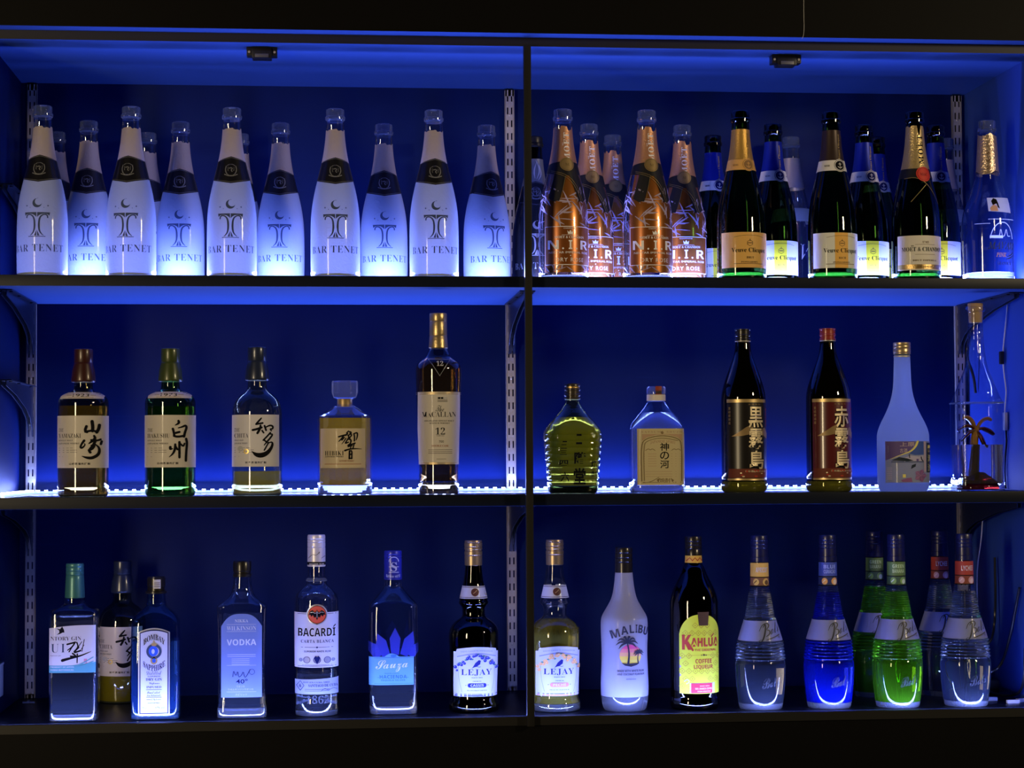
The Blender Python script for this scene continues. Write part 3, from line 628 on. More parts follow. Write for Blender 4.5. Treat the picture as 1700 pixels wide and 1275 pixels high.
l = b.lab('neck_foil', False); l.patch(flat('pale_copper_foil', (.62, .47, .36), .3, .75, .2, .6, 260), -174, 174, lambda a: 180 + 3 * math.sin(a * .05), lambda a: 247 - 5 * abs(math.sin(a * .031)), .5, 40, 14, True)
for y, t in ((185, 'M'), (196, 'A'), (210, 'V')): l.text(flat('brown_ink', ()), t, -7, y, -1, y + 7, 'serif', rot=True, off=.9)
l.done()
l = b.lab('label', False); et = paper('etched_print', (.70, .76, .86), .5); bk = flat('slate_print', ())
l.patch(paper('photo_sticker', (.62, .64, .70), .2, .4), -13, 29, lambda u: 112 - .05 * u, lambda u: 136 + .02 * u, .5, 16, 6)
for pts, mt in (([(-9, 113), (-10, 118), (-4, 124), (2, 122), (3, 113)], flat('peach_print', (.70, .42, .36), .5)), ([(-5, 123), (-7, 130), (-3, 135), (2, 133), (4, 126), (6, 117), (3, 119), (1, 126)], INK()), ([(-4.5, 125), (-4.5, 130), (-1, 132.4), (1, 129), (0, 125), (-2, 123.6)], flat('peach_print', ()))): l.poly(mt, pts, .8 if mt != INK() else 1.0)
l.lines(et, 14, 27, (131, 128.5), .8, .8); l.lines(et, -14, 37, (99,), .9); l.lines(et, -37, -11, (92,), .9)
l.ring(et, 10, 62, 21, 22, a0=10, a1=170, ry=1.5); l.stroke(et, [(-1, 70), (4, 71), (6, 86), (9, 71), (13, 71), (17, 86), (19, 71), (25, 72)], 1)
l.text(bk, 'MAVAM', -15, 50, 36, 62, 'thin', .008); l.stroke(bk, [(18, 38), (26, 40), (33, 46)], [.6, 2, .6]); l.stroke(bk, [(16, 34), (26, 36), (34, 42)], [.6, 2, .6]); l.text(flat('peach_print', ()), 'PINK', -2, 37, 17, 44, 'thin', .02); l.text(bk, 'GLAMOUR', 0, 24, 26, 29, 'serif')
l.lines(et, -12, 10, (68,), 4.5); l.done()
# ================================================================== middle shelf
Z2 = S2 + .0002
def whisky(X, Y, Z, label, cx, base, cap, tint, edge, liq, level, prof=None, band=None, U=None):
    b = Bottle('whisky_bottle', label, 'whisky bottle', X, Y, Z, prof or [(0, 37), (1.5, 40), (6, 41.4), (20, 41.6), (150, 41.7), (158, 41.4), (165, 38), (170, 31), (173.5, 22), (175.5, 16.5), (180, 15.4), (191, 15.2)], 'square-labelled Japanese whiskies', 0, U)
    b.body('glass_body', shell('shell_' + liq[0], tint, edge, .05, .6, 3.0), 0, 190, 0, 56)
    b.body('liquid', solid(*liq), 4, level, -2.0, 48); b.body('glass_base', BASE(), .8, 3.6, -1.2, 40)
    b.turn('cap', cap, [(189, 15.2), (190, 19.2), (191.5, 20), (194, 20), (208, 18.6), (219, 15.8), (221.5, 15.4), (222, 15.0), (222.8, 15.4), (243, 15.4), (244.5, 15), (245, 14)])
    if band:
        l = b.lab('shoulder_label'); l.patch(paper('cream_label', ()), -36, 36, lambda u: 161.5 - .2 * abs(u) * 0, lambda u: 172.5, .5, 30, 6); l.text(INK(), band, -13, 164.5, 13, 169.5, 'ital', off=.9); l.lines(flat('brown_ink', ()), -20, 20, (163,), .5, .9)
        l.lines(flat('brown_ink', ()), -23, -15, (167,), .5, .9); l.lines(flat('brown_ink', ()), 15, 23, (167,), .5, .9); l.done()
    return b
WP = paper('warm_white_label', (.80, .74, .68), .22, .15); GREY = flat('grey_ink', (.09, .08, .075), .6)
def wlab(b, x0, x1, z0, z1, name, kind, maker, tx, ty, wid):
    l = b.lab('label'); l.patch(WP, x0, x1, z0, z1, .4, 44, 8)
    l.text(GREY, 'THE', tx, ty + 19, tx + 9, ty + 24.5, 'thin', .004); l.text(INK(), name, tx, ty + 9, tx + wid, ty + 16, 'serif', -.012)
    l.text(GREY, kind[0], tx, ty + 3.6, tx + wid * .66, ty + 6, 'serif'); l.text(GREY, kind[1], tx, ty - 1.8, tx + wid * .95, ty + 1, 'serif')
    l.lines(GREY, tx, tx + 25, (ty - 8,), .5); l.lines(GREY, tx, tx + 32, (ty - 11.5, ty - 15), .6); l.lines(GREY, tx, tx + 8, (ty - 22,), .4)
    l.text(INK(), maker, -18, z0 + 5, 16, z0 + 8.6, bold=.02, sp=1.25); return l
b = whisky(-.4241, .088, Z2, 'whisky bottle with dark red cap and cream label, leftmost on the middle shelf', 138.4, 823.5,
           flat('oxblood_cap', (.045, .011, .009), .35, .1, .3), (.55, .50, .30), (.10, .08, .03), ('amber_whisky', (.84, .72, .38), .22, 1.36, 0, (.80, .56, .04)), 150, band='1923')
l = wlab(b, -46, 46, 47.5, 133.5, 'YAMAZAKI', ('SINGLE MALT', 'JAPANESE WHISKY'), '山崎蒸溜所謹製', -37, 88, 38)
l.brush(INK(), [([(447, 400), (455, 460), (452, 505)], 27), ([(390, 455), (374, 500), (395, 516)], 24), ([(378, 515), (440, 500), (498, 512)], 19), ([(520, 440), (514, 480), (494, 520)], 26),
    ([(366, 612), (336, 655), (326, 690), (350, 692), (378, 658), (370, 645)], [22, 16, 20, 16, 10, 8]), ([(468, 558), (482, 590), (440, 625), (415, 645)], [16, 26, 20, 8]), ([(440, 606), (500, 612), (532, 598)], 18), ([(542, 620), (535, 650)], 20),
    ([(482, 615), (455, 670), (415, 720), (430, 742)], 22), ([(440, 665), (482, 662), (450, 712), (412, 716)], 14), ([(480, 650), (524, 695), (516, 765), (450, 806), (390, 800), (342, 782)], [8, 20, 26, 28, 22, 4])], 90, 640, 6.71, 138.4, 823.5, 1.0).done()
b = whisky(-.2717, .088, Z2, 'whisky bottle with olive green cap and green glass on the middle shelf', 282.9, 823,
           flat('olive_cap', (.045, .065, .014), .35, .1, .3), (.30, .52, .22), (.05, .14, .03), ('green_whisky', (.40, .62, .22), .14, 1.36, 0, (.10, .30, .05)), 148, band='1973')
l = wlab(b, -46, 46, 47.5, 133.5, 'HAKUSHU', ('SINGLE MALT', 'JAPANESE WHISKY'), '白州蒸溜所謹製', -35, 87, 37)
l.brush(INK(), [([(738, 222), (750, 265), (680, 306)], [34, 40, 12]), ([(636, 372), (655, 440), (664, 512)], 34), ([(735, 356), (800, 340), (862, 305), (886, 345), (852, 440), (836, 522)], [16, 26, 34, 34, 36, 36]), ([(690, 452), (755, 434)], 34), ([(658, 508), (720, 528), (842, 506)], 34),
    ([(590, 722), (588, 765), (640, 748)], [40, 36, 10]), ([(680, 668), (678, 760), (640, 850), (568, 912)], [30, 38, 30, 8]), ([(690, 715), (722, 768)], 28), ([(755, 625), (756, 780), (756, 918)], 34), ([(778, 660), (825, 716), (846, 652)], 24), ([(874, 562), (892, 640), (876, 800), (870, 982)], 34)], 235, 680, 11.59, 282.9, 823, 1.0).done()
CHITAP = [(0, 37), (1.5, 40), (6, 41), (20, 41), (128, 41), (142, 40.4), (155, 36.5), (164, 29), (170, 20), (174, 16.5), (180, 15.4), (191, 15.2)]
CHB = [([(636, 195), (590, 250), (538, 306)], [20, 30, 24]), ([(540, 310), (600, 298), (660, 288)], 28), ([(478, 420), (560, 402), (640, 372)], 34), ([(622, 330), (612, 400), (565, 478)], [26, 34, 36]), ([(650, 430), (678, 472)], 24), ([(695, 340), (722, 425)], 28), ([(715, 368), (790, 328), (848, 345), (842, 402), (790, 395), (818, 434)], [18, 26, 28, 26, 20, 20]),
    ([(800, 470), (740, 540), (672, 612)], 25), ([(785, 498), (848, 494), (800, 570), (740, 640), (688, 706)], [16, 26, 26, 26, 14]), ([(690, 612), (740, 655)], 24), ([(770, 655), (690, 802)], 22), ([(760, 668), (828, 642), (842, 690), (812, 770), (740, 860), (640, 902), (540, 890), (462, 822)], [12, 24, 34, 44, 64, 78, 62, 8])]
def chita(X, Y, Z, label, level):
    b = whisky(X, Y, Z, label, 427, 823.5, flat('midnight_cap', (.02, .03, .07), .3, .2, .4), (.78, .77, .54), (.32, .34, .18), ('pale_whisky', (.88, .84, .46), .42, 1.36, 0, (.95, .85, .07)), level, CHITAP, U=.00108)
    l = wlab(b, -44, 36, 47.5, 132.5, 'CHITA', ('SINGLE GRAIN', 'JAPANESE WHISKY'), '知多蒸溜所謹製', -36, 86, 23)
    l.brush(INK(), CHB, 380, 680, 11.59, 427, 823.5, 1.0); gd = flat('gold_sticker', (.8, .6, .22), .35, .5)
    l.ring(gd, -16.2, 72.5, 2, 4.2, 1.0); l.disc(flat('grey_wash', (.50, .50, .52), .5), -26, 77, 4.5); l.done(); return b
chita(-.1185, .088, Z2, 'pale clear whisky bottle with midnight cap, left of the square decanter', 40)
# ---- faceted decanter
b = Bottle('whisky_decanter', 'faceted glass decanter of whisky with a square glass stopper on the middle shelf', 'whisky bottle', .0374, .09, Z2,
           [(0, 42), (1.5, 44.6), (10, 45), (128, 45), (131, 44.2), (133, 40), (139, 29), (146, 18.5), (148, 15), (150, 13.6)], it=1)
b.body('glass_body', shell('crystal_glass', (.95, .96, .98), (.45, .5, .6), .07, .8, 2.6), 0, 150, 0, 24, sharp=5)
b.body('liquid', solid('amber_decanter_whisky', (1.0, .80, .24), .38, 1.36, 0, (1.0, .66, .03)), 17, 127, -2.5, 24, sharp=5); b.body('glass_base', BASE(), 1, 16, -1.2, 24, sharp=5)
b.turn('stopper_neck', flat('cork_and_gold', (.40, .28, .14), .4, .5), [(146, 12.2), (151, 12.4), (158, 12.4), (160, 13)])
b.turn('stopper', solid('stopper_glass', (.88, .92, 1), .10, 1.5, 0, (.8, .85, 1)), [(159, 15), (161, 20), (168, 23), (170, 23.6), (187, 23.4), (189, 22)], None, 8, sharp=5)
l = b.lab('label', dx=-3.5); l.patch(paper('tan_washi_label', (.72, .60, .42), .18, .1), -36, 36, 44.5, 109.5, .9, 30, 8)
l.text(INK(), 'HIBIKI', -28.5, 65.5, 1, 72.5, 'serif', -.012, off=1.4, sp=1.2); l.text(GREY, 'JAPANESE WHISKY', -28.5, 62, 1, 64.3, 'serif', off=1.4); l.lines(flat('rust_ink', (.35, .12, .06), .5), -29, 29, (50.8,), .8, 1.4); l.text(flat('rust_ink', ()), 'SUNTORY WHISKY', -6, 54.8, 18, 57.6, 'thin', off=1.4)
l.brush(INK(), [([(530, 372), (620, 345), (690, 328)], 30), ([(640, 350), (590, 420), (528, 482)], [26, 26, 14]), ([(655, 388), (600, 450)], 22), ([(690, 410), (645, 480), (596, 545)], [22, 18, 6]), ([(750, 240), (690, 300), (745, 288), (690, 342)], 22), ([(738, 340), (762, 380), (700, 480), (668, 532), (745, 500)], 24), ([(770, 255), (812, 262), (800, 310), (750, 335)], 24), ([(780, 290), (832, 332), (762, 400), (812, 472)], 24), ([(740, 432), (805, 440)], 20),
    ([(870, 300), (886, 380), (880, 470)], 26), ([(880, 296), (952, 270), (950, 370), (918, 455)], [24, 28, 26, 12]), ([(800, 480), (798, 530), (704, 592), (860, 532), (896, 520)], 26), ([(740, 604), (832, 572)], 24), ([(880, 530), (848, 640)], 22), ([(805, 590), (790, 650)], 20), ([(668, 692), (760, 660), (900, 646), (1048, 656)], [34, 28, 22, 8]), ([(772, 700), (766, 880)], 30), ([(772, 702), (828, 690), (820, 880)], 26), ([(780, 785), (822, 772)], 26), ([(768, 872), (826, 872)], 26)], 525, 700, 14.17, 569, 822, 1.4).done()
# ---- tall square-shouldered single malt
b = Bottle('whisky_bottle', 'tall broad-shouldered whisky bottle with gold cap beside the centre post', 'whisky bottle', .2056, .088, Z2,
           [(0, 31), (1.5, 33), (24, 33.2), (34, 32.6), (50, 32.8), (110, 34.6), (168, 37), (205, 38), (212, 37), (219, 33), (225, 24.5), (228, 20.5), (233, 18), (240, 15.4), (244, 14.2)])
b.body('glass_body', shell('shell_macallan', (.62, .60, .55), (.12, .10, .08), .05, .65, 3.0), 0, 243, 0, 56)
b.body('liquid', solid('dark_amber_whisky', (.50, .30, .09), .08, 1.36), 22, 226, -2.0, 48); b.body('glass_base', solid('honey_base_glass', (.85, .68, .25), .12, 1.5), 1, 20, -1.2, 40)
b.turn('cap', flat('satin_gold_cap', (.56, .42, .20), .34, .8, 0, .2, 200), [(242, 14.6), (243, 15.8), (246, 15.7), (262, 14.7), (263, 14.3), (264, 14.6), (286, 14.3), (287, 13.9), (288, 14.3), (299, 14.4), (300.5, 13.8)])
l = b.lab('label', dx=-.5); l.patch(WP, -40, 40, 49.5, 169, .4, 44, 14); 
for y in (49.5, 51.6, 165, 167.5): l.lines(GOLD(), -40, 40, (y,), .9, .8)
l.rect(INK(), -2.5, 157, 1.4, 160, .9); l.rect(INK(), 2.4, 157, 6, 160, .9); l.lines(GREY, -3, 13, (154.5, 152.3), .9, .9); l.rect(flat('grey_wash', ()), 6.6, 156.5, 12, 160, .9)
l.text(INK(), 'The', -6, 136, 7.5, 146.5, 'script', -.01); l.text(INK(), 'M', -28, 127.5, -20, 136, 'serif', -.015); l.text(INK(), 'A', -19.5, 127.5, -12.6, 133.8, 'serif', -.015); l.text(INK(), 'CALLAN', -12.4, 127.5, 27.5, 136, 'serif', -.015)
l.text(GREY, 'HIGHLAND SINGLE MALT', -24, 120, 24, 122.4, 'serif'); l.text(GREY, 'SCOTCH WHISKY', -16, 116, 17, 118.4, 'serif'); l.text(INK(), '12', -6.5, 98.5, 9, 110, 'serif', -.01); l.text(GREY, 'YEARS OLD', -5, 95.8, 7.5, 97.4, 'serif'); l.text(flat('rust_ink', ()), 'DOUBLE CASK', -13, 78.5, 15, 81.6, 'serif')
l.lines(GREY, -18, 21, (73, 70, 67.4), .7); l.lines(GREY, -5, 11, (58,), .6); l.text(GREY, '700', -1, 85, 7, 89, 'thin'); l.done()
l = b.lab('shoulder_label'); tr = [(-17.5, 223.5), (17, 222.5), (0, 195)]; l.poly(flat('black_gloss_label', (.012, .010, .010), .3), tr[::-1], .6); l.stroke(flat('silver_print', (.55, .57, .62), .35, .6), tr + tr[:1], 1.1, .9, 0); l.text(WHITE(), '12', -5, 211.5, 6, 220, 'serif', off=.9); l.done()
# ---- ribbed yellow-green shochu bottle
rows = [(0, 36, 3.2, .8), (2, 39.5, 3.2, .8), (8, 40.8, 3.2, .8)]
for k in range(8):
    z = 14 + k * 10.6; h = 41 + k * .9
    rows += [(z, h + .5, 3.2, .8), (z + 5.2, h + 1.0, 3.2, .8), (z + 8.6, h - .3, 3.2, .8)]
rows += [(98, 47.6, 3.2, .8), (103, 46.8, 3, .8), (112, 41.5, 2.8, .85), (122, 33, 2.4, .9), (131, 25, 2, 1), (141, 16.5), (148, 12.4), (158, 11.4)]
b = Bottle('shochu_bottle', 'stubby ribbed yellow-green bottle with handwritten black characters, right of the centre post', 'shochu bottle', .4487, .09, Z2, rows, it=1)
b.body('glass_body', shell('shell_nikaido', (.74, .74, .40), (.22, .24, .06), .06, .7, 2.6, bump=.5), 0, 157, 0, 56)
b.body('liquid', solid('straw_shochu', (.78, .74, .16), .34, 1.36, .03, (.78, .76, .10)), 13, 126, -2.2, 48); b.body('glass_base', solid('bottle_green_base', (.03, .05, .02), .2, 1.5), .8, 12, -1, 40)
b.turn('cap', flat('black_gold_cap', (.05, .04, .03), .3, .3, .4), [(155, 11), (156, 13.4), (158, 13.6), (159, 12.4), (161, 12.4), (162, 13.6), (164, 13.6), (165, 12.6), (170, 12.6), (171, 13.4), (173, 13.4), (174, 12.6), (177, 12.6), (178, 13.3), (180, 13.3), (182, 12.4)])
l = b.lab('cap_print'); l.b.P.append((200, 13.4, 2.0, 1.0)); l.rect(GOLD(), -10, 174.2, 10, 177, 1.4); l.done()
l = b.lab('label')
for t, x0, y0, x1, y1 in (('二', 1, 81, 11, 98), ('階', -2, 49, 17, 68), ('堂', -3, 15, 17, 42), ('一', -21, 84.5, -14, 86.5), ('二', -24, 74, -14, 81), ('三', -25, 64, -14, 71), ('四', -26, 46, -12, 55), ('六', -24, 20, -10, 36), ('焼', 26, 43, 36, 54), ('酎', 27, 28, 36, 37)): l.text(INK(), t, x0, y0, x1, y1, bold=.03 if x1 < 20 and x0 > -8 else .02, off=.7)
l.done()
# ---- clear shochu with beige label
b = Bottle('shochu_bottle', 'square clear bottle with arched beige label and red seal on its stopper', 'shochu bottle', .6024, .09, Z2,
           [(0, 40, 4, .8), (2, 43, 4, .8), (8, 44, 4, .8), (100, 44, 4, .8), (110, 43, 3.6, .8), (120, 38, 3, .85), (130, 30, 2.4, .95), (140, 22, 2, 1), (150, 16), (154, 15.2), (163, 15.2)])
b.body('glass_body', shell('frosty_clear_glass', (.93, .95, .97), (.6, .7, .85), .06, .8, 2.2), 0, 162, 0, 56); b.body('glass_base', BASE(), 1, 12, -1.2, 48)
b.body('liquid', solid('clear_spirit_pale', (.90, .95, .98), .10, 1.36, 0, (.6, .75, .95)), 12.5, 133, -2.0, 48)
b.turn('neck_band', paper('cream_label', ()), [(152, 14), (152.5, 15.7), (162.5, 15.6), (163, 15)]); b.turn('stopper', solid('stopper_glass', ()), [(163, 14), (164, 16), (174, 16), (176, 15)])
l = b.lab('seal'); b.P.append((180, 16, 2, 1)); rd = flat('red_paper_seal', (.30, .035, .02), .5); l.patch(rd, -3.5, 7, 162.5, 176.4, .5, 6, 6); l.done()
l = b.lab('label', dx=3.8); bg = paper('beige_label', (.74, .63, .36), .25, .15); br = flat('olive_brown_print', (.22, .16, .07), .5); tn = flat('tan_print', (.48, .32, .20), .5)
l.patch(bg, -40.6, 40.2, 13, 106, .5, 40, 10)
l.poly(tn, [(-33, 97), (33, 97), (33, 86), (26, 91.5), (10, 96), (-10, 96), (-26, 91.5), (-33, 86)][::-1], .9)
l.stroke(br, [(-34, 20), (-35, 80), (-27, 90), (0, 95.4), (27, 90), (33, 80), (32, 20)], 1.4, 1.1); l.stroke(br, [(-30, 20), (-31, 78), (-25, 86.5), (0, 91.5), (26, 86)], .9, 1.1)
l.lines(br, -32, -5, (17.4,), .8); l.lines(br, 17, 32, (17.4,), .8); l.stroke(br, [(-33, 17), (-20, 18), (-6, 26)], 1.0); l.poly(br, [(-7, 17.6), (-4, 25), (-10, 22)]); l.poly(br, [(16, 17.6), (13.5, 25), (19, 21)])
for k, t in enumerate('神の河'): l.text(INK(), t, -4, 69.5 - k * 14.4, 11, 82.5 - k * 14.4, bold=.012)
l.text(tn, 'JAPANESE SPIRIT', -20, 82.5, 22, 87.5, 'serif', fn=lambda x, y: (x, y - x * x * .006)); l.text(br, '焼酎', -5, 17, 13, 24.5, bold=.01)
l.lines(tn, -30, -10, (64, 60, 56, 52, 48, 44), .7); l.lines(tn, 15, 31, (64, 60, 56, 52, 48, 44), .7); l.lines(tn, -28, 30, (35, 31, 27), .6); l.text(tn, 'SATSUMA SHUZO', -34, 99, 34, 102, 'serif', sp=1.3); l.disc(br, 0, 99.4, 2.4)
for x in (-20, 23): l.stroke(br, [(x - 8, 70), (x - 3, 73), (x, 70.4), (x + 3, 73), (x + 8, 70)], .9)
l.done()
# ---- the two sweet-potato shochu
def kiri(X, label, bg, first, capm, rim):
    b = Bottle('shochu_bottle', label, 'shochu bottle', X, .088, Z2, [(0, 32), (2, 35.5), (7, 38), (16, 38), (21, 36.2), (24, 36.6), (28, 37), (150, 37), (162, 36.4), (178, 33), (200, 25), (224, 15.6), (240, 13), (254, 12)], 'tall brown shochu bottles')
    b.body('glass_body', shell('shell_brown', (.26, .21, .10), (.05, .04, .015), .06, .6, 3.2), 0, 252, 0, 56); b.body('liquid', solid('brown_shochu', (.30, .26, .10), .06, 1.36), 6, 236, -2.0, 48)
    b.body('glass_base', solid('olive_base_glass', (.42, .42, .06), .25, 1.5, 0, (.5, .5, .08)), 1, 18, .15, 48)
    b.turn('cap', capm, [(251, 11.6), (252, 13.4), (254, 13.4), (255, 12.4), (258, 12.4), (259, 13.4), (261, 13.4), (262, 12.8), (268, 12.8), (269, 13.6), (270.5, 13.6), (271, 12.8)])
    b.turn('neck_ring', rim, [(249.5, 12.3), (250, 13.2), (251, 13.2), (251.4, 12.3)])
    l = b.lab('label'); gd = flat('gold_print', (.62, .45, .20), .36, .55); pg = flat('pale_gold_print', (.86, .72, .48), .36, .4); dg = flat('dim_gold_print', (.30, .20, .09), .45, .3)
    l.patch(bg, -31.5, 36.8, 20, 153, .4, 44, 10); l.rect(gd, -31.5, 148, 36.7, 153.4, .8); l.patch(gd, -31, 36.4, 20, 23, .8, 30, 2); l.patch(flat('brick_print', (.16, .04, .025), .5), -30, 36, 24, 39, .7, 30, 2)
    l.poly(dg, [(-26, 92), (-14, 100), (-4, 107), (4, 111), (8, 106), (4, 96), (-10, 93)][::-1], .8); l.poly(dg, [(24, 104), (29, 107), (36, 98), (35, 88), (27, 93), (24, 96)][::-1], .8)
    for t, x0, y0, x1, y1 in ((first, 0, 106.5, 25.5, 141), ('霧', 0, 71, 25.5, 105), ('島', 1.5, 38.5, 26.5, 69)): l.text(INK(), t, x0 - .6, y0 - .6, x1 + .6, y1 + .6, bold=.055, off=.9); l.text(pg, t, x0, y0, x1, y1, bold=.014, off=1.3)
    l.text(pg, '霧島酒造株式会社', -6, 33.4, 30, 36.4, off=1.1); l.text(dg, '本格焼酎', 0, 143.4, 21, 146, off=1.1, sp=1.6)
    for k in range(5): l.text(gd, '宮崎都城産'[k], -29.5, 136 - k * 6, -26.6, 140.6 - k * 6, off=1.0); l.text(flat('red_print', (.45, .05, .03), .5), '黄金千貫芋'[k], 31, 134 - k * 6.4, 33.6, 138.6 - k * 6.4, off=1.0)
    R = random.Random(3)
    for k in range(9): l.disc(pg if k % 3 == 0 else flat('red_print', ()), R.uniform(-26, 32), R.uniform(26, 37), R.uniform(1, 2.4), 1.2, R.uniform(.8, 1.4), 12)
    l.done(); return b
kiri(.7633, 'tall brown shochu bottle with black label, gold characters and dark cap', flat('black_gloss_label', (.012, .010, .010), .3, 0, .6), '黒', flat('black_cap', (.015, .013, .012), .3, .2, .3), STEEL)
kiri(.9215, 'tall brown shochu bottle with maroon label, gold characters and red cap', flat('maroon_gloss_label', (.10, .012, .014), .3, 0, .6), '赤', flat('red_cap', (.30, .035, .02), .35, .1, .3), STEEL)
# ---- frosted white bottle
b = Bottle('spirit_bottle', 'frosted white bottle with purple picture label glowing on the middle shelf', 'spirit bottle', 1.0615, .09, Z2, [(0, 37), (1.5, 39), (10, 42), (18, 42.7), (88, 42.9), (98, 42), (112, 37), (130, 27.5), (150, 19.5), (172, 15), (200, 14), (224, 13.2), (230, 13)])
FROST = paper('frosted_glass', (.62, .76, .98), .93, .2)
b.body('glass_body', FROST, 0, 228, 0, 56)
b.turn('cap', flat('brushed_gold_cap', (.60, .46, .26), .34, .75), [(227, 12.6), (228, 14.4), (229, 14.4), (230, 13.8), (231, 14.4), (236, 14.4), (237, 13.9), (238, 14.4), (241, 14.3), (242, 13.9), (243, 14.3), (246, 14.3), (247, 13.6)]); b.turn('neck_ring', STEEL, [(222, 12.8), (222.6, 13.6), (224.6, 13.6), (225, 12.9)])
l = b.lab('label'); pu = flat('violet_print', (.13, .09, .30), .5); ye = flat('yellow_print', (.80, .72, .22), .5); fl = flat('magenta_petal', (.24, .09, .28), .5); dk = flat('dark_slate_print', (.02, .03, .05), .5)
cvt = lambda pts: [(1440 + x / 12.75 - 1500.5, 815 - (720 + y / 12.75)) for x, y in pts]
l.patch(paper('blue_grey_label', (.28, .32, .46), .2, .2), -36.5, 42.2, 14.6, 82.6, .4, 36, 8)
l.poly(pu, cvt([(310, 165), (880, 165), (840, 270), (700, 400), (520, 470), (400, 520), (310, 560)])[::-1], .8); l.poly(flat('sky_blue_print', (.05, .10, .42), .5), cvt([(940, 165), (1065, 165), (1065, 440), (860, 450), (740, 420), (860, 320)])[::-1], .8)
l.stroke(ye, cvt([(925, 165), (880, 270), (780, 370), (560, 450), (380, 535)]), [3.6, 3.2, 2, 1.2, .5], 1.1); l.poly(flat('pale_violet_print', (.45, .42, .62), .5), cvt([(640, 510), (760, 460), (940, 480), (1065, 450), (1065, 590), (640, 590)])[::-1], .9)
l.poly(dk, cvt([(400, 560), (540, 490), (700, 520), (830, 565), (700, 580)])[::-1], 1.1); l.lines(flat('slate_blue_print', (.10, .13, .25), .5), *[cvt([(400, 600)])[0][0], cvt([(1065, 600)])[0][0]], (cvt([(0, 605)])[0][1],), 2.2, 1.0)
l.stroke(dk, cvt([(740, 430), (745, 510)]), 1.2, 1.2); l.rect(pu, *cvt([(890, 580)])[0], *cvt([(940, 530)])[0], 1.2); l.stroke(dk, cvt([(1000, 490), (1010, 540), (1040, 570)]), 1.8, 1.2)
l.rect(flat('mauve_strip', (.50, .40, .52), .5), *cvt([(1075, 800)])[0], *cvt([(1125, 165)])[0], .9); l.rect(dk, *cvt([(1150, 815)])[0], *cvt([(1295, 190)])[0], .9)
for k, t in enumerate('龍流沙'): l.text(ye if k < 1 else flat('khaki_print', (.45, .46, .28), .5), t, *cvt([(1175, 390 + k * 200)])[0], *cvt([(1275, 235 + k * 200)])[0], bold=.03, off=1.2)
for k, t in enumerate(('上原', '古酒')): l.text(flat('mauve_strip', ()), t, *cvt([(555, 270 + k * 130)])[0], *cvt([(700 + 150 * (k == 0), 180 + k * 130)])[0], bold=.01, off=1.1)
for k in range(5):
    a = math.radians(90 + 72 * k - 20); c = cvt([(985, 880)])[0]; tip = (c[0] + 12 * math.cos(a), c[1] + 11 * math.sin(a)); pe = (-math.sin(a) * 4.4, math.cos(a) * 4.4); md = (c[0] + 7.5 * math.cos(a), c[1] + 7 * math.sin(a))
    if tip[1] > 15: l.poly(fl, [c, (md[0] - pe[0], md[1] - pe[1]), tip, (md[0] + pe[0], md[1] + pe[1])], 1.1 + .05 * k); l.stroke(flat('light_petal_vein', (.36, .20, .42), .5), [c, tip], .6, 1.45)
l.poly(fl, cvt([(570, 970), (690, 930), (780, 920), (800, 1010), (600, 1010)])[::-1], 1.0); l.poly(dk, cvt([(770, 740), (790, 660), (880, 630), (870, 690)]), 1.1); l.rect(ye, *cvt([(605, 920)])[0], *cvt([(665, 850)])[0], 1.0); l.lines(flat('pale_violet_print', ()), -34.5, -28, (20, 23, 26, 29, 32, 35, 38), 1.2, .9); l.done()
# ---- corked bottle with the amber glass palm
b = Bottle('spirit_bottle', 'corked clear bottle with an amber glass palm tree inside, in the right corner', 'spirit bottle', 1.205, .10, Z2,
           [(0, 36.5, 7, 1), (2, 37.6, 7, 1), (143, 37.8, 7, 1), (147, 37.2, 6, 1), (150, 36, 4, 1), (168, 33, 2, 1), (184, 27), (200, 20), (220, 15.4), (260, 12.4), (285, 12), (296, 12.4), (300, 14)])
b.body('glass_body', shell('clear_glass_wavy', (.93, .95, .97), (.55, .6, .7), .05, .8, 2.6, bump=.35, bscale=60), 0, 299, 0, 64, True, False); b.turn('bottle_mouth', GLASS(), [(297, 13), (298, 15.6), (302, 16), (305, 15.2), (306, 13.4)])
b.turn('cork', flat('cork', (.42, .27, .13), .8, 0, 0, .6, 200), [(279, 10.4), (281, 11), (304, 12.2), (310, 12.6), (311, 12)])
b.body('liquid', solid('thin_amber_rum', (.84, .76, .62), .10, 1.36, 0, (.5, .4, .3)), 12, 76, -2.2, 48)
AMB = solid('amber_glass', (.85, .42, .05), .5, 1.48, .05, (.80, .40, .07)); RED = solid('ruby_glass', (.40, .015, .01), .3, 1.48, .05, (.16, .008, .006))
bm = bmesh.new(); U = b.U
P3 = lambda pts: [(x * U, y * U, z * U) for x, y, z in pts]
P = smooth_path([(-9, 0, 12), (-8, 0, 40), (-6, 0, 70), (-3, 0, 98), (-1, 0, 104)], 2); tube(bm, P3(P), [U * (8.5 - 3.4 * k / len(P)) for k in range(len(P))], 12, 0)
for (dx, dy, dz), mi in (((-22, 2, 19), 0), ((26, -4, 16), 0), ((33, 6, -8), 1), ((14, -8, -29), 1), ((-30, 5, -1), 1), ((-27, -5, -18), 1)):
    pts = [(-2, 0, 100), (-2 + dx * .35, dy * .4, 100 + dz * .5 + 8), (-2 + dx * .75, dy * .8, 100 + dz * .9 + 6), (-2 + dx, dy, 100 + dz)]
    P = smooth_path(pts, 2); n = len(P); tube(bm, P3(P), [U * (1.4 + 7.0 * math.sin(PI * (i + .6) / (n + .4))) for i in range(n)], 10, mi, .38)
obj('palm_tree', bm, [AMB, RED], b.root, 60)
b.skin([(143.6, 37.4, 7, 1), (144, 38.5, 7, 1), (146, 38.5, 7, 1), (146.4, 37.4, 7, 1)], 'shoulder_ridge', LIP(), None, 64)
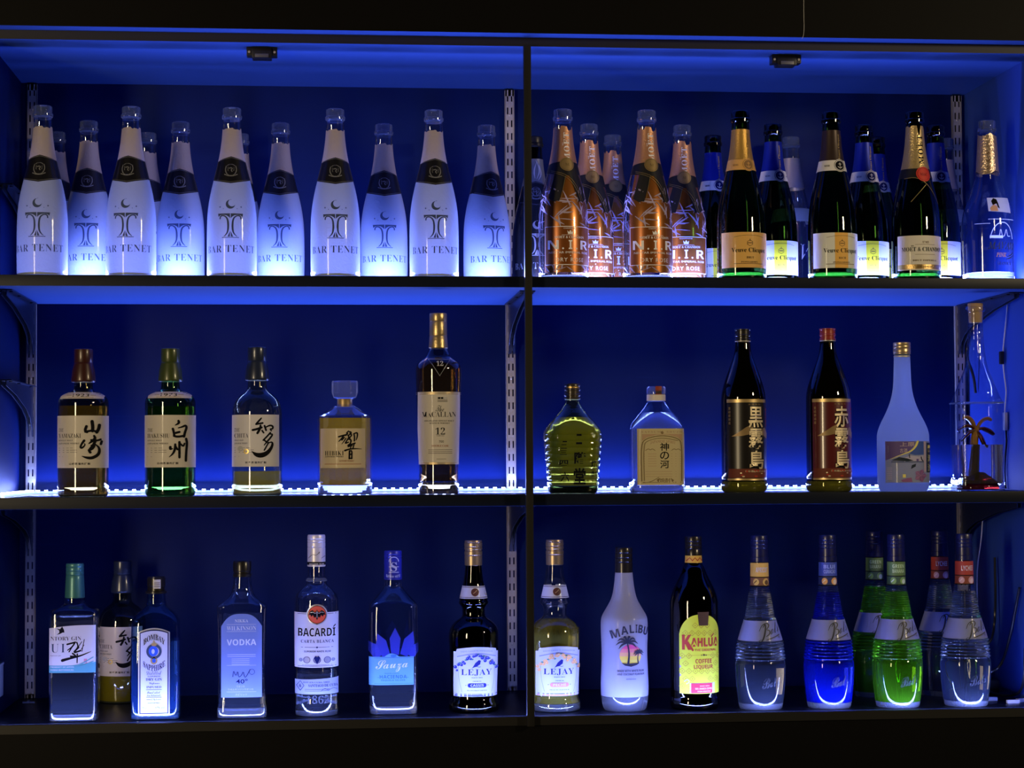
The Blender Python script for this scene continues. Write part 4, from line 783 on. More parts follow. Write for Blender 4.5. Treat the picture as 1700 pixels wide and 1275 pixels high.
b.turn('hill', RED, [(2, 33), (6, 33.5), (12, 32), (18, 25), (25, 15), (30, 9), (31, 5)], None, 32, 2.6, 1, 1)
# ================================================================== lowest shelf
Z3 = S3 + .0002
def screw(b, mt, z0, z1, r, ridges=3, flare=0):
    h = z1 - z0; P = [(z0, r - .6), (z0 + .6, r + flare)]
    P += [(z0 + h * .5, r + flare * .4)]
    for k in range(ridges):
        z = z0 + h * (.54 + .36 * k / max(1, ridges)); P += [(z, r), (z + 1, r - .7), (z + 2, r)]
    b.turn('cap', mt, P + [(z1 - 1, r), (z1, r - .8)])
CLEARL = lambda: solid('clear_spirit', (.93, .96, 1.0), .04, 1.36, 0, (.6, .75, 1))
# ---- gin with teal cap
b = Bottle('gin_bottle', 'square clear gin bottle with teal cap and bird label on the lowest shelf', 'gin bottle', -.4374, .084, Z3, [(0, 37, 6, .8), (1.5, 39.4, 6, .8), (170, 39.8, 6, .8), (176, 39.6, 6, .8), (181, 37, 5, .8), (184, 30, 3.4, .85), (188, 20, 2.2, .95), (191, 16.8), (200, 16.4)], it=1)
b.body('glass_body', GLASS(), 0, 201, 0, 56); b.body('liquid', CLEARL(), 13, 170, -2.2, 48); b.body('glass_base', BASE(), 1, 12, -1.2, 48)
b.turn('cap', flat('teal_cap', (.05, .21, .24), .38, .3, .2), [(200, 15), (201, 16.2), (206, 16.2), (230, 15), (237, 14.6), (238, 14), (239, 14.6), (244, 14.6), (245, 14), (246, 14.6), (250, 14.6), (251, 14.1), (252, 14.6), (255, 14.5), (257, 13.8)])
l = b.lab('label'); SW = paper('soft_white_label', (.80, .80, .86), .25, .2); te = paper('teal_band', (.12, .46, .52), .3, .2)
l.patch(SW, -37.5, 37, lambda u: 92 + .14 * (u > 0) * u, lambda u: 152.5 + .06 * (u + 37) + 2.2 * math.cos((u) / 26), .5, 30, 8); l.patch(te, -37.5, 37, 80, lambda u: 92 + .14 * (u > 0) * u, .55, 30, 4)
l.text(SW, 'PRODUCT OF JAPAN', -35, 88, 3, 90.4, 'bold'); l.text(SW, 'ROKU BOTANICAL', -35, 83.6, 3, 85.8, 'bold')
cvt = lambda pts: [(80 + x / 7.39 - 124, 1200 - (1030 + y / 7.39)) for x, y in pts]
l.text(INK(), 'NTORY GIN', *cvt([(66, 275)])[0], *cvt([(432, 228)])[0], 'serif', -.014); l.text(flat('slate_print', ()), 'UI', *cvt([(72, 420)])[0], *cvt([(238, 315)])[0], 'serif', -.014, sp=1.25); l.text(GREY, 'Japanese gin', *cvt([(60, 466)])[0], *cvt([(190, 450)])[0], 'thin')
l.poly(INK(), cvt([(134, 128), (180, 138), (205, 105), (228, 150), (232, 180), (212, 178), (180, 195), (140, 206), (172, 178), (168, 152)])[::-1])
l.brush(INK(), [([(265, 322), (362, 298)], 16), ([(358, 300), (330, 350), (272, 392)], [16, 14, 10]), ([(330, 345), (288, 412)], 11), ([(380, 300), (398, 350), (368, 392)], 13), ([(470, 262), (462, 300), (440, 412)], 7), ([(440, 290), (400, 352)], 7), ([(468, 330), (420, 402)], 5), ([(402, 360), (330, 430), (424, 400)], 16), ([(330, 432), (380, 470), (306, 466)], 15), ([(208, 516), (300, 490), (420, 465), (548, 412)], [28, 22, 16, 4]), ([(386, 440), (384, 546)], [14, 10])], 80, 1030, 7.39, 124, 1200)
l.rect(flat('pink_seal', (.60, .25, .38), .5), *cvt([(464, 550)])[0], *cvt([(502, 498)])[0]); l.stroke(te, cvt([(340, 590), (440, 560), (572, 480)]), [1, 2, 1.4], .8); l.stroke(te, cvt([(360, 600), (470, 580), (572, 530)]), [1, 2.6, 1.4], .8); l.done()
chita(-.3803, .343, Z3, 'pale whisky bottle standing deep in the lowest shelf behind the two gins', 82)
# ---- blue gin
b = Bottle('gin_bottle', 'square sky-blue gin bottle with black cap and tall arched label', 'gin bottle', -.2963, .091, Z3, [(0, 38, 5, .85), (2, 41, 5, .85), (60, 41, 5, .85), (154, 39.5, 5, .85), (162, 38, 4.4, .85), (170, 33, 3.2, .9), (179, 22, 2.4, 1), (184, 17.4), (188, 16), (206, 14.4)])
b.body('glass_body', shell('sky_blue_glass', (.55, .78, 1.0), (.12, .25, .7), .05, .7, 2.6), 0, 207, 0, 56); b.body('liquid', solid('blue_gin', (.42, .68, 1.0), .16, 1.36, 0, (.22, .45, 1)), 12, 128, -2.2, 48); b.body('glass_base', BASE(), 1, 11, -1.2, 48)
b.turn('cap', flat('black_cap', ()), [(204, 15), (205, 17.4), (208, 17.4), (209, 14.4), (216, 14.2), (217, 15), (230, 15), (231, 14), (232, 14)]); l = b.lab('tax_label'); b.P.append((240, 15.2, 2, 1)); l.patch(WHITE(), -3, 8, 213, 228, .5, 6, 4); l.lines(GREY, -2, 7, (216, 219, 222), .9, .8); l.done()
l = b.lab('label', dx=-.5); SV = flat('silver_blue_border', (.55, .60, .72), .35, .5); arch = lambda h, k: (lambda u: h - k * (u / 25) ** 2)
l.patch(SV, -25.5, 25.5, 9, arch(150, 6.5), .5, 26, 10); l.patch(DBL, -23.4, 23.4, 10.5, arch(147.6, 6), .8, 26, 10); l.patch(paper('lilac_white_label', (.74, .78, .93), .25, .2), -21.8, 21.8, 12, arch(145.6, 5.6), 1.0, 26, 10)
l.text(INK(), 'BOMBAY', -17, 127, 17.5, 136.5, 'serif', fn=lambda x, y: (x, y + 3.6 - x * x * .032), off=1.3); l.text(DBL, 'SAPPHIRE', -17.5, 84, 18, 93.5, 'serif', fn=lambda x, y: (x, y - 4 + x * x * .026), off=1.3)
sap = flat('sapphire_print', (.04, .12, .72), .4); gg = flat('gold_print', ())
l.ring(flat('slate_print', ()), 0, 112, 8.4, 12.4, 1.3); l.disc(sap, -1, 112.5, 7.6, 1.35, 8.4); l.disc(flat('light_print', (.55, .62, .85), .5), -1.4, 112, 2.6, 1.5, 4); l.disc(gg, 0, 123, 4.4, 1.4, 2.6); l.disc(gg, 0, 97, 5.6, 1.3, 6); l.disc(sap, 0, 97, 3, 1.5, 3.6); l.stroke(gg, [(0, 125), (0, 130)], 1, 1.3); l.stroke(gg, [(-2, 128), (2, 128)], .8, 1.3)
l.text(DBL, 'Distilled', -12, 74, 12, 80.5, 'script', -.006, off=1.3); l.text(DBL, 'LONDON', -10, 70.3, 10.5, 72.6, 'serif', off=1.3); l.text(DBL, 'DRY GIN', -13, 64.4, 13, 68.6, 'serif', off=1.3); l.text(DBL, 'Vapour', -8, 57.5, 9, 62, 'script', off=1.3); l.text(DBL, 'INFUSED', -12, 52.4, 12, 55.8, 'serif', off=1.3); l.lines(DBL, -12.5, 12.5, (49.6, 37.2), .6, 1.3)
l.text(DBL, 'Finest select', -11, 43.5, 10, 47.4, 'script', off=1.3); l.text(DBL, 'ten botanicals', -11, 39.2, 11, 42.2, 'script', off=1.3); l.text(DBL, '1761', -4, 32.4, 4, 35.4, 'ital', off=1.3); l.lines(DBL, -12, -5, (33.6,), .6, 1.3); l.lines(DBL, 5, 12, (33.6,), .6, 1.3); l.text(DBL, 'IMPORTED', -10, 27, 10.5, 28.8, off=1.3); l.text(DBL, '70 cl', -19, 19, -12, 22, off=1.3); l.text(DBL, '47% vol', 2, 19, 17, 22, off=1.3); l.done()
# ---- vodka
b = Bottle('vodka_bottle', 'flat clear vodka bottle with flared foot and translucent blue arched label', 'vodka bottle', -.1449, .086, Z3, [(0, 40, 5, .7), (2, 41.6, 5, .7), (14, 41.2, 5, .7), (40, 39.2, 5, .7), (95, 38.4, 5, .7), (170, 40, 5, .7), (181, 41.4, 5, .7), (184, 40, 4, .75), (190, 31, 3, .8), (198, 21, 2.2, .95), (208, 16.6), (232, 14.4)], it=1)
b.body('glass_body', GLASS(), 0, 232, 0, 56); b.body('glass_base', BASE(), 1, 17, -1, 48); b.body('liquid', CLEARL(), 17.5, 40, -2.4, 48)
b.turn('cap', flat('black_cap', ()), [(230, 14), (231, 15), (235, 15), (236, 13.8), (239, 13.8), (240, 15), (254, 15), (256, 14)])
l = b.lab('label'); VB = paper('blue_translucent_label', (.30, .44, .95), .5, .3); PW = paper('pale_blue_print', (.80, .88, 1.0), .3)
archv = lambda u: 137 + 34.5 * math.sqrt(max(0, 1 - (u / 33.6) ** 2)) if True else 0
l.patch(VB, -33, 33, 34.5, lambda u: 150 + 21 * (1 - abs(u / 33.2) ** 3.0), .5, 34, 12)
l.text(PW, 'NIKKA', -11, 157, 11, 162, 'serif'); l.text(PW, 'WILKINSON', -24, 144, 24, 151, 'serif', -.01); l.lines(PW, -24, 24, (153.5, 141.8), .5); l.text(PW, 'VODKA', -24, 119.5, 24, 129.5, 'bold')
l.lines(PW, -23, 23, (104, 101), .7); l.lines(PW, -16, 13, (97, 94, 91, 88), .6); l.lines(PW, -24, 24, (86.6, 43.4), .5); l.stroke(DBL, [(-14, 68), (-13, 80), (-9, 68), (-6, 79), (-5, 67), (0, 70), (3, 78), (5, 66), (9, 70), (14, 80)], 1, .8, 1); l.ring(DBL, 17, 76, 4, 4.6, .8)
l.text(DBL, '40°', -9, 57, 10, 64.5, bold=.01); l.text(PW, 'ウオツカ', -8, 50.5, 5, 54.2); l.text(PW, 'ウヰルキンソンウオツカ', -22, 46, 19, 49.2); l.text(PW, 'スピリッツ', -10, 37.5, 9, 41); l.done()
# ---- white rum
b = Bottle('rum_bottle', 'clear white rum bottle with red bat roundel, white cap and white label', 'rum bottle', -.0136, .096, Z3, [(0, 34), (2, 36), (20, 36.4), (30, 35.6), (182, 36.2), (192, 35.4), (200, 32), (208, 24), (213, 18), (216, 16.6), (220, 16), (224, 14.8), (240, 14.4), (246, 14.4)])
b.body('glass_body', GLASS(), 0, 245, 0, 56); b.body('liquid', CLEARL(), 10, 70, -2.2, 48); b.body('glass_base', BASE(), 1, 9.5, -1.2, 40)
b.turn('neck_ring', BASE(), [(219, 15), (220, 17.4), (223, 17.2), (225, 15)])
WC = flat('white_metal_cap', (.72, .70, .74), .38, .3, .2)
b.turn('cap', WC, [(244, 14.2), (244.6, 15), (275, 14.8), (276, 14.2), (277, 14.8), (283, 14.8), (284, 14.2), (285, 14.8), (288, 14.8), (289, 14.2), (290, 14.8), (294, 14.7), (296.5, 13.8)])
l = b.lab('cap_print'); b.P += [(246, 14.9, 2, 1), (300, 14.9, 2, 1)]; l.patch(INK(), -170, 170, 245, 252, .3, 40, 2, True); l.text(WHITE(), 'BACARDI', -11, 247.2, 3, 249.8, 'bold', off=.5); l.text(WHITE(), 'RUM', 5, 247.2, 12, 249.8, 'bold', off=.5); l.stroke(GREY, [(-13, 258), (-6, 265), (0, 262), (6, 270), (4, 265)], .7, .4); l.stroke(GREY, [(8, 258), (14, 262)], .7, .4); l.done()
l = b.lab('label', dx=1); BW = paper('cool_white_label', (.80, .80, .86), .28, .2)
l.patch(BW, -41, 41, 80.5, lambda u: 170.5, .4, 44, 10); l.lines(DBL, -36, 36, (168, 82.6), .7, .7)
rr = paper('red_roundel', (.80, .10, .045), .1, .2); l.disc(BW, 0, 167, 16.8, .8, 17, 40); l.ring(flat('silver_print', (.55, .57, .62), .35, .6), 0, 167, 15, 16.4, 1.0); l.disc(rr, 0, 167, 14.8, 1.0, None, 40); l.ring(INK(), 0, 167, 14, 14.8, 1.2)
bat = [(0, 175), (1.6, 172), (4, 171), (7, 174.5), (11.6, 172), (13.4, 166), (10.6, 167), (9, 163.5), (6.4, 166.5), (4.4, 161.6), (2.4, 164), (0, 158)]
l.poly(INK(), (bat + [(-x, y) for x, y in bat[::-1]][1:-1])[::-1], 1.3); l.stroke(flat('silver_print', ()), [(-10.4, 170.4), (-6, 171.4), (-3, 168.6), (0, 171.6), (3, 168.6), (6, 171.4), (10.4, 170.4)], .9, 1.5); l.stroke(flat('silver_print', ()), [(0, 173), (0, 162)], 1.2, 1.5)
l.text(INK(), 'BACARDI', -30.5, 131.5, 29.5, 145, 'bold', -.004); l.stroke(INK(), [(26.6, 146.4), (29.5, 149.6)], 1.5); l.text(DBL, 'CARTA BLANCA', -26, 121, 27, 126, 'serif', sp=1.2); l.lines(DBL, -26, 26, (113.4,), .6); l.disc(DBL, 0, 113.6, 1.4)
l.text(DBL, '· SUPERIOR WHITE RUM ·', -23, 105.4, 24, 108.4, 'bold'); me_ = flat('grey_gold_medal', (.36, .36, .42), .4, .5)
for x, r in ((-26, 3), (-16.5, 6), (0, 6.4), (16.5, 6), (26, 3)): l.disc(me_, x, 93, r, .7, r * .9); l.ring(DBL, x, 93, r * .8, r * .9, .8)
l.poly(DBL, [(-5, 97), (-2, 100), (0, 97), (2, 100), (5, 97), (3, 91), (0, 86), (-3, 91)][::-1], .9); l.lines(DBL, -24, 24, (84.8,), .5); l.done()
l = b.lab('lower_label', dx=1); l.patch(paper('frosted_strip', (.50, .56, .72), .45), -36, 40, 37, lambda u: 62 + .04 * u, .4, 36, 6); l.stroke(DBL, [(-27, 43), (-21, 51), (-27, 59), (-33, 51), (-27, 43)], 1, .8, 0); l.text(DBL, '&', -29, 48.4, -25, 53.4, 'serif', off=.8); l.text(DBL, 'SANTIAGO DE CUBA', -14, 49, 33, 53.6, 'serif', off=.8); l.text(DBL, 'EST EN CUBA 1862', -22, 55.4, 20, 57.8, 'serif', off=.8); l.lines(DBL, -20, 20, (45, 42.4), .5, .8); l.stroke(DBL, [(6, 42), (12, 47), (18, 43), (26, 47), (32, 44)], .6, .8); l.done()
l = b.lab('embossed_year', dx=1); l.text(BASE(), '·1862·', -22, 22, 24, 35, 'serif', off=1.0); l.done()
# ---- tequila
b = Bottle('tequila_bottle', 'square clear tequila bottle with royal blue cap and light blue label', 'tequila bottle', .1235, .107, Z3, [(0, 38, 4.4, .85), (2, 40.4, 4.4, .85), (30, 40.7, 4.4, .85), (172, 40.6, 4.4, .85), (180, 39, 3.8, .85), (188, 31, 2.8, .9), (198, 22, 2.2, 1), (206, 15.8), (210, 14.4), (222, 14)])
b.body('glass_body', GLASS(), 0, 221, 0, 56); b.body('glass_base', BASE(), 1, 14, -1.2, 48); b.body('liquid', CLEARL(), 14.5, 52, -2.2, 48)
b.turn('cap', flat('royal_blue_cap', (.02, .03, .42), .35, .2, .3), [(219, 14), (219.6, 14.8), (254, 14.7), (255, 14.1), (256, 14.7), (259, 14.7), (260, 14.1), (261, 14.7), (265, 14.6), (267, 13.6)])
l = b.lab('cap_print'); b.P += [(225, 14.8, 2, 1), (300, 14.8, 2, 1)]; pw2 = flat('pale_blue_ink', (.45, .50, .85), .4); l.text(pw2, 'S', -4, 233, 6, 248, 'serif', off=.5); l.ring(pw2, 1, 249, 7, 8.2, .5, a0=0, a1=180); l.lines(pw2, -7, 9, (231, 240), 1, .5); l.text(pw2, 'DESDE 1873', -11, 221.5, 11, 226, 'bold', off=.5, fn=lambda x, y: (x, y + x * x * .02)); l.done()
l = b.lab('agave_print'); ag = paper('deep_blue_print', (.02, .035, .48), .3)
for x, y, a, q in ((2, 98, 90, 44), (-12, 96, 112, 40), (16, 97, 68, 42), (-24, 95, 128, 32), (26, 96, 50, 26)):
    c, s_ = math.cos(math.radians(a)), math.sin(math.radians(a)); w_ = 9; l.poly(ag, [(x - s_ * w_ * .7, y + c * w_ * .7), (x + s_ * w_ * .7, y - c * w_ * .7), (x + c * q * .6 + s_ * w_, y + s_ * q * .6 - c * w_), (x + c * q, y + s_ * q), (x + c * q * .6 - s_ * w_, y + s_ * q * .6 + c * w_)], -3.0 if False else .3)
l.done()
l = b.lab('label', dx=-3.5); LB = paper('light_blue_label', (.16, .46, .80), .35, .2); PB = paper('pale_blue_print', ())
l.patch(LB, -36.5, 36, 49, lambda u: 95 + 5.4 * max(0, 1 - (u / 12) ** 2), .6, 44, 8); l.text(PB, 'Sauza', -26, 70, 26, 90, 'script', 0, off=1.0, fn=lambda x, y: (x, y + x * .05)); l.lines(flat('mid_blue_print', (.05, .18, .5), .5), -36, 36, (51, 93), .6, .9)
db = flat('mid_blue_print', ()); l.text(db, 'TEQUILA SAUZA', -12, 66.5, 12, 68.8, 'serif', off=1.0); l.text(db, '-HACIENDA-', -23, 59.5, 27, 65.2, 'bold', off=1.0, sp=1.1); l.text(db, 'TEQUILA SILVER', -18, 55, 22, 58, 'bold', off=1.0); l.disc(db, 3, 96.4, 5, 1.0, 2.2); l.done()
# ---- the two fruit liqueurs with swallow labels
LEJ = [(0, 38), (2, 41), (7, 42), (14, 41.4), (21, 38.4), (26, 37.6), (60, 38.4), (118, 41.4), (130, 41), (140, 37.5), (148, 29), (153, 21), (157, 18.8), (168, 18.9), (173, 21), (176, 24.4), (179, 24.6), (182, 23.2), (186, 22.6), (205, 18.2), (212, 16.6), (238, 13.6), (242, 13.4)]
def lejay(X, Y, label, glass, liq, word, pill, fruit, level=150):
    b = Bottle('liqueur_bottle', label, 'liqueur bottle', X, Y, Z3, LEJ, 'swallow-label fruit liqueurs')
    b.body('glass_body', glass, 0, 241, 0, 56); b.body('liquid', liq, 14, level, -2.0, 48); b.body('glass_base', BASE(), 1, 13.5, -1, 48)
    b.turn('cap', flat('bronze_gold_cap', (.46, .34, .19), .34, .8), [(239, 13), (240, 14.4), (255, 14.6), (256, 14), (257, 14.8), (262, 14.8), (263, 13.9), (265, 13.9), (266, 14.8), (269, 14.8), (270, 14), (271, 14.8), (276, 14.8), (277, 14), (278, 14.5), (280.5, 13.8)])
    l = b.lab('neck_label'); nw = paper('lilac_white_label', ()); l.patch(nw, -170, 170, 185.5, 206, .5, 50, 5, True); mr = flat('maroon_dot', (.10, .025, .02), .5); l.disc(mr, 1, 196, 6.4, .8); l.stroke(flat('tan_print', ()), [(-2, 194), (1, 196), (4, 199.4)], 1.2, 1.0); l.patch(DBL, -170, 170, 187, 187.8, .7, 50, 1, True); l.patch(DBL, -170, 170, 203.8, 204.6, .7, 50, 1, True); l.done()
    l = b.lab('label', dx=2.5); bg = paper('lilac_white_label', ()); ip = flat('indigo_print', (.025, .03, .20), .5); wash = flat('blue_wash_print', (.30, .36, .70), .5)
    l.patch(bg, -37, 36, 27, lambda u: 100 if abs(u) > 32.5 else 108 - .0035 * u * u, .4, 44, 12)
    l.stroke(wash, [(-31, 92), (-16, 96), (0, 97.5), (16, 96), (31, 92)], 1.5, .7); l.text(wash, 'LEJAY LAGOUTE FONDATEUR', -26, 100.5, 26, 103, 'serif', fn=lambda x, y: (x, y - x * x * .0025)); l.lines(ip, -34, 34, (30.4,), 1.0); l.lines(pill, -35, 35, (27.6,), 1.8)
    R = random.Random(2); gl_ = flat('leaf_print', (.10, .30, .20), .5)
    for k in range(30):
        t = k / 29; x = -34 + 68 * t; y = 95 - .018 * x * x + R.uniform(-8, 1) if abs(x) > 8 else 94 + R.uniform(-1, 1)
        if k % 4 == 3: l.disc(gl_, x, y + 2, 2.6, .8, 1.3, 10)
        else: l.disc(fruit, x, y, R.uniform(1.8, 2.8) * (1.5 if word == 'PECHE' and k % 2 else 1), .9 + .02 * k, None, 12); l.disc(bg, x - .7, y + .8, .6, 1.6, None, 8)
    l.poly(ip, [(-9, 73), (-7, 75.4), (-3, 82), (3, 87), (6, 85.6), (5, 80), (0, 76.5), (-5, 75)][::-1]); l.stroke(ip, [(-4, 75.6), (0, 76.6), (3, 75), (6, 76)], .7)
    l.text(ip, 'LEJAY', -25.5, 61, 24.5, 72, 'serif', -.006, sp=1.1); l.text(ip, 'DIJON 1841', -9, 57, 9, 59, 'serif'); l.text(ip, 'CREME DE', -7, 51.4, 7, 53, 'serif')
    l.poly(pill, [(x + sg * (-3.4) * 0 + (12 + 3.2 * math.cos(a)) * sg, 45.4 + 3.4 * math.sin(a)) for sg, rng in ((1, range(-90, 91, 15)), (-1, range(90, -91, -15))) for a in [math.radians(q) for q in rng] for x in (0,)][::1], .9); l.text(bg, word, -10.5, 43.4, 10.5, 47.6, 'bold', off=1.2)
    if word == 'PECHE': l.stroke(bg, [(-2.4 - 3.6, 48.1), (-1.6 - 3.4, 48.6)], .5, 1.2)
    l.lines(ip, -19, -17, (45.2,), .7); l.lines(ip, 17, 19, (45.2,), .7); l.text(ip, 'BLACKCURRANT LIQUEUR' if word == 'CASSIS' else 'PEACH LIQUEUR', -16, 36, 16, 38, 'serif')
    for sg in (-1, 1): l.stroke(wash, [(sg * 30, 80), (sg * 29, 55), (sg * 24, 34)], .5)
    l.done()
    if word == 'PECHE':
        l = b.lab('embossed_name'); l.text(solid('amber_emboss', (.45, .38, .05), .3), 'LEJAY·LAGOUTE', -46, 126, 46, 137, 'serif', off=.6); l.done()
    return b
lejay(.2693, .114, 'near-black cassis liqueur bottle with gold cap, left of the centre post', shell('shell_dark', (.05, .04, .06), (.01, .01, .015), .06, .75, 3.0), flat('black_cassis', (.006, .003, .006), .08), 'CASSIS', flat('indigo_print', (.025, .03, .20), .5), flat('currant_print', (.035, .05, .32), .5))
lejay(.4165, .104, 'yellow peach liqueur bottle with gold cap, right of the centre post', shell('clear_glass_warm', (.95, .96, .90), (.55, .58, .45), .05, .75, 3.0), solid('straw_liqueur', (.86, .80, .18), .30, 1.36, 0, (.78, .72, .14)), 'PECHE', paper('pink_pill', (.75, .28, .42), .1), paper('peach_fruit', (.95, .52, .16), .1))
# ---- white coconut rum
b = Bottle('rum_bottle', 'frosted white coconut rum bottle with black cap and palm tree print', 'rum bottle', .5414, .094, Z3, [(0, 33), (3, 36), (20, 39), (42, 39.6), (70, 38.4), (98, 37.6), (125, 38.8), (145, 39), (155, 37), (168, 29), (183, 20.5), (205, 16.2), (226, 14.4)])
b.body('glass_body', paper('frosted_white_glass', (.60, .64, .82), .55, .5), 24, 226, 0, 56); b.body('glass_base', BASE(), 0, 23.6, 0, 56)
b.turn('cap', flat('black_cap', ()), [(225, 13.8), (226, 14.6), (242, 14.4), (243, 13.8), (244, 14.4), (249, 14.4), (250, 13.8), (251, 14.4), (257, 14.4), (258, 13.8), (259, 14.4), (265, 14.3), (267, 13.4)])
l = b.lab('print', dx=3); nv = flat('ink_navy', (.015, .02, .05), .5); cs = (1.5, 92)
bands = ((110, 103, (.80, .10, .30)), (103, 97, (.90, .28, .30)), (97, 91, (.95, .50, .25)), (91, 85, (1.0, .78, .12)), (85, 74, (.95, .85, .15)))
for y1, y0, col in bands:
    P = []
    for y in [y0 + (y1 - y0) * k / 5 for k in range(6)]: P.append((cs[0] + math.sqrt(max(0, 18 ** 2 - (y - cs[1]) ** 2)), y))
    for y in [y1 - (y1 - y0) * k / 5 for k in range(6)]: P.append((cs[0] - math.sqrt(max(0, 18 ** 2 - (y - cs[1]) ** 2)), y))
    l.poly(paper('sun_%d' % y0, col, .2), P, .5)
l.poly(nv, [(-13, 80), (-4, 79), (6, 79.6), (16, 80), (12, 76.6), (2, 74), (-8, 76)][::-1], .9)
def palm(x, y, h, r, lean, w_):
    l.stroke(nv, [(x + lean * .2, y), (x + lean * .5, y + h * .5), (x, y + h)], [w_ * 1.3, w_ * .9, w_ * .7], 1.0)
    for a in (5, 40, 75, 110, 150, 185, 220, -30): 
        c, s_ = math.cos(math.radians(a)), math.sin(math.radians(a)); l.stroke(nv, [(x, y + h), (x + c * r * .6, y + h + s_ * r * .5 + r * .18), (x + c * r, y + h + s_ * r * .62 - r * .18)], [w_ * .7, w_ * 1.5, .3], 1.0)
palm(-4, 79, 34, 18, 7, 2.6); palm(15, 79, 17, 9, -4, 1.6)
for k, (t, x, y, a) in enumerate((('M', -21, 119.5, 16), ('A', -7.4, 125.8, 9), ('L', 4, 128.6, 3), ('I', 11.2, 129.2, -2), ('B', 18, 128.6, -8), ('U', 27, 125.6, -15))):
    ca, sa = math.cos(math.radians(a)), math.sin(math.radians(a)); wd = {'M': 13.5, 'I': 3, 'L': 7.4, 'A': 11.5}.get(t, 8); x0 = x - wd / 2
    l.text(nv, t, 0, 0, wd, 13.4, 'bold', fn=lambda px, py, x0=x0, y=y, ca=ca, sa=sa: (x0 + px * ca - py * sa, y + px * sa + py * ca), off=.7)
l.text(nv, 'MADE WITH WHITE RUM', -20, 65.6, 24, 69, 'bold'); l.text(nv, 'AND COCONUT FLAVOUR', -20, 60, 25, 63.4, 'bold'); l.text(nv, 'BARBADOS', -6, 53, 10, 54.6, 'bold'); l.done()
# ---- coffee liqueur
b = Bottle('liqueur_bottle', 'black coffee liqueur bottle with bright yellow arched label', 'liqueur bottle', .6699, .096, Z3, [(0, 36), (2, 39), (8, 40.8), (14, 40.6), (20, 38.8), (26, 39.6), (170, 40), (180, 39.4), (196, 34.5), (210, 27), (222, 21), (232, 18), (236, 15), (241, 13.6), (254, 13.2)])
b.body('glass_body', shell('shell_dark', ()), 0, 253, 0, 56); b.body('liquid', flat('black_coffee', (.008, .004, .003), .08), 9, 236, -1.6, 48); b.body('glass_base', BASE(), 1, 8.5, -1, 40)
b.turn('cap', flat('black_cap', ()), [(251, 13), (252, 14), (262, 13.8), (263, 13.2), (264, 13.8), (268, 13.8), (269, 13.2), (270, 13.8), (274, 13.8), (275, 13.2), (276, 13.8), (281, 13.7), (283, 13)])
KY = paper('bright_yellow_label', (.88, 1.0, .05), .15, .25); KR = paper('brick_red_print', (.55, .045, .02), .05); KO = flat('ochre_print', (.62, .52, .05), .5); BRN = flat('brown_badge', (.10, .055, .03), .4, .2)
l = b.lab('neck_label'); b.P += [(300, 14, 2, 1)]; l.patch(paper('amber_band', (.90, .58, .10), .1), -170, 170, 240, 252, .5, 40, 3, True)
for x in (-8, 0, 8): l.stroke(KR, [(x - 4, 243.5), (x, 248.5), (x + 4, 243.5)], 1.4, .9, 0)
l.done()
l = b.lab('label', dx=4.5); l.patch(KY, -34, 33.6, 28, lambda u: 120 + 37 * math.sqrt(max(0, 1 - abs(u / 34.2) ** 2.4)), .5, 44, 14)
R = random.Random(8)
for j in range(9):
    for i in range(-3, 4):
        x, y = i * 10 + (5 if j % 2 else 0), 40 + j * 12.4
        if abs(x) < 31 and not (40 < j * 12.4 + 40 < 62 and abs(x) < 6) and not (92 < y < 116) and not (66 < y < 90 and abs(x) < 18) and not (y < 46 and x > -14) and y < 146 - x * x * .03: l.stroke(KO, [(x, y - 4.4), (x + 4.4, y), (x, y + 4.4), (x - 4.4, y), (x, y - 4.4)], .9, .8, 0); l.disc(KO, x, y, 1.2, .8, None, 4)
l.text(KR, 'K', -30, 99.5, -16.5, 124, 'bold', .02, off=1.0); l.text(KR, 'AHLUA', -17, 104.5, 30.5, 119, 'bold', .02, off=1.0); l.stroke(KR, [(17, 120.6), (21, 124.6)], 1.8, 1.0); l.stroke(KR, [(-22, 112), (-16, 102), (-14, 99)], 3, 1.0)
l.text(KR, 'THE ORIGINAL', -11, 97.4, 26, 101, 'bold', off=1.0); l.lines(KO, -21, 22, (90.4,), .5, .8); l.disc(BRN, 4, 91, 1.6, .9); l.disc(BRN, .4, 90.6, 1, .9); l.disc(BRN, 7.6, 90.6, 1, .9)
l.text(KR, 'COFFEE', -10, 77.4, 17.5, 84.6, 'bold', off=1.0); l.text(KR, 'LIQUEUR', -12.5, 67.6, 19.5, 75, 'bold', off=1.0); l.poly(BRN, [(-6.2, 161), (13, 161), (11.2, 139), (-4, 139)][::-1], 1.3)
l.rect(WHITE(), -19, 29, 22.5, 45.5, .9); l.rect(paper('crimson_patch', (.75, .035, .06), .1), -17, 29, 18, 45, 1.1); pk = paper('peach_ink', (1.0, .72, .45), .1); l.text(pk, 'MADE WITH', -3, 39.8, 13, 41.6, 'bold', off=1.3); l.text(pk, '100% ARABICA COFFEE', -11, 34.8, 17, 37.8, 'bold', off=1.3); l.text(pk, 'FROM VERACRUZ', -7, 31, 15, 33, 'bold', off=1.3)
for y in (58, 72, 86): l.poly(flat('mauve_strip', ()), [(-33.6, y - 3), (-31, y), (-33.6, y + 3)], 1.0)
l.stroke(WHITE(), [(-27, 48), (-22, 52), (-19, 47), (-24, 44)], 1, .9); l.done()
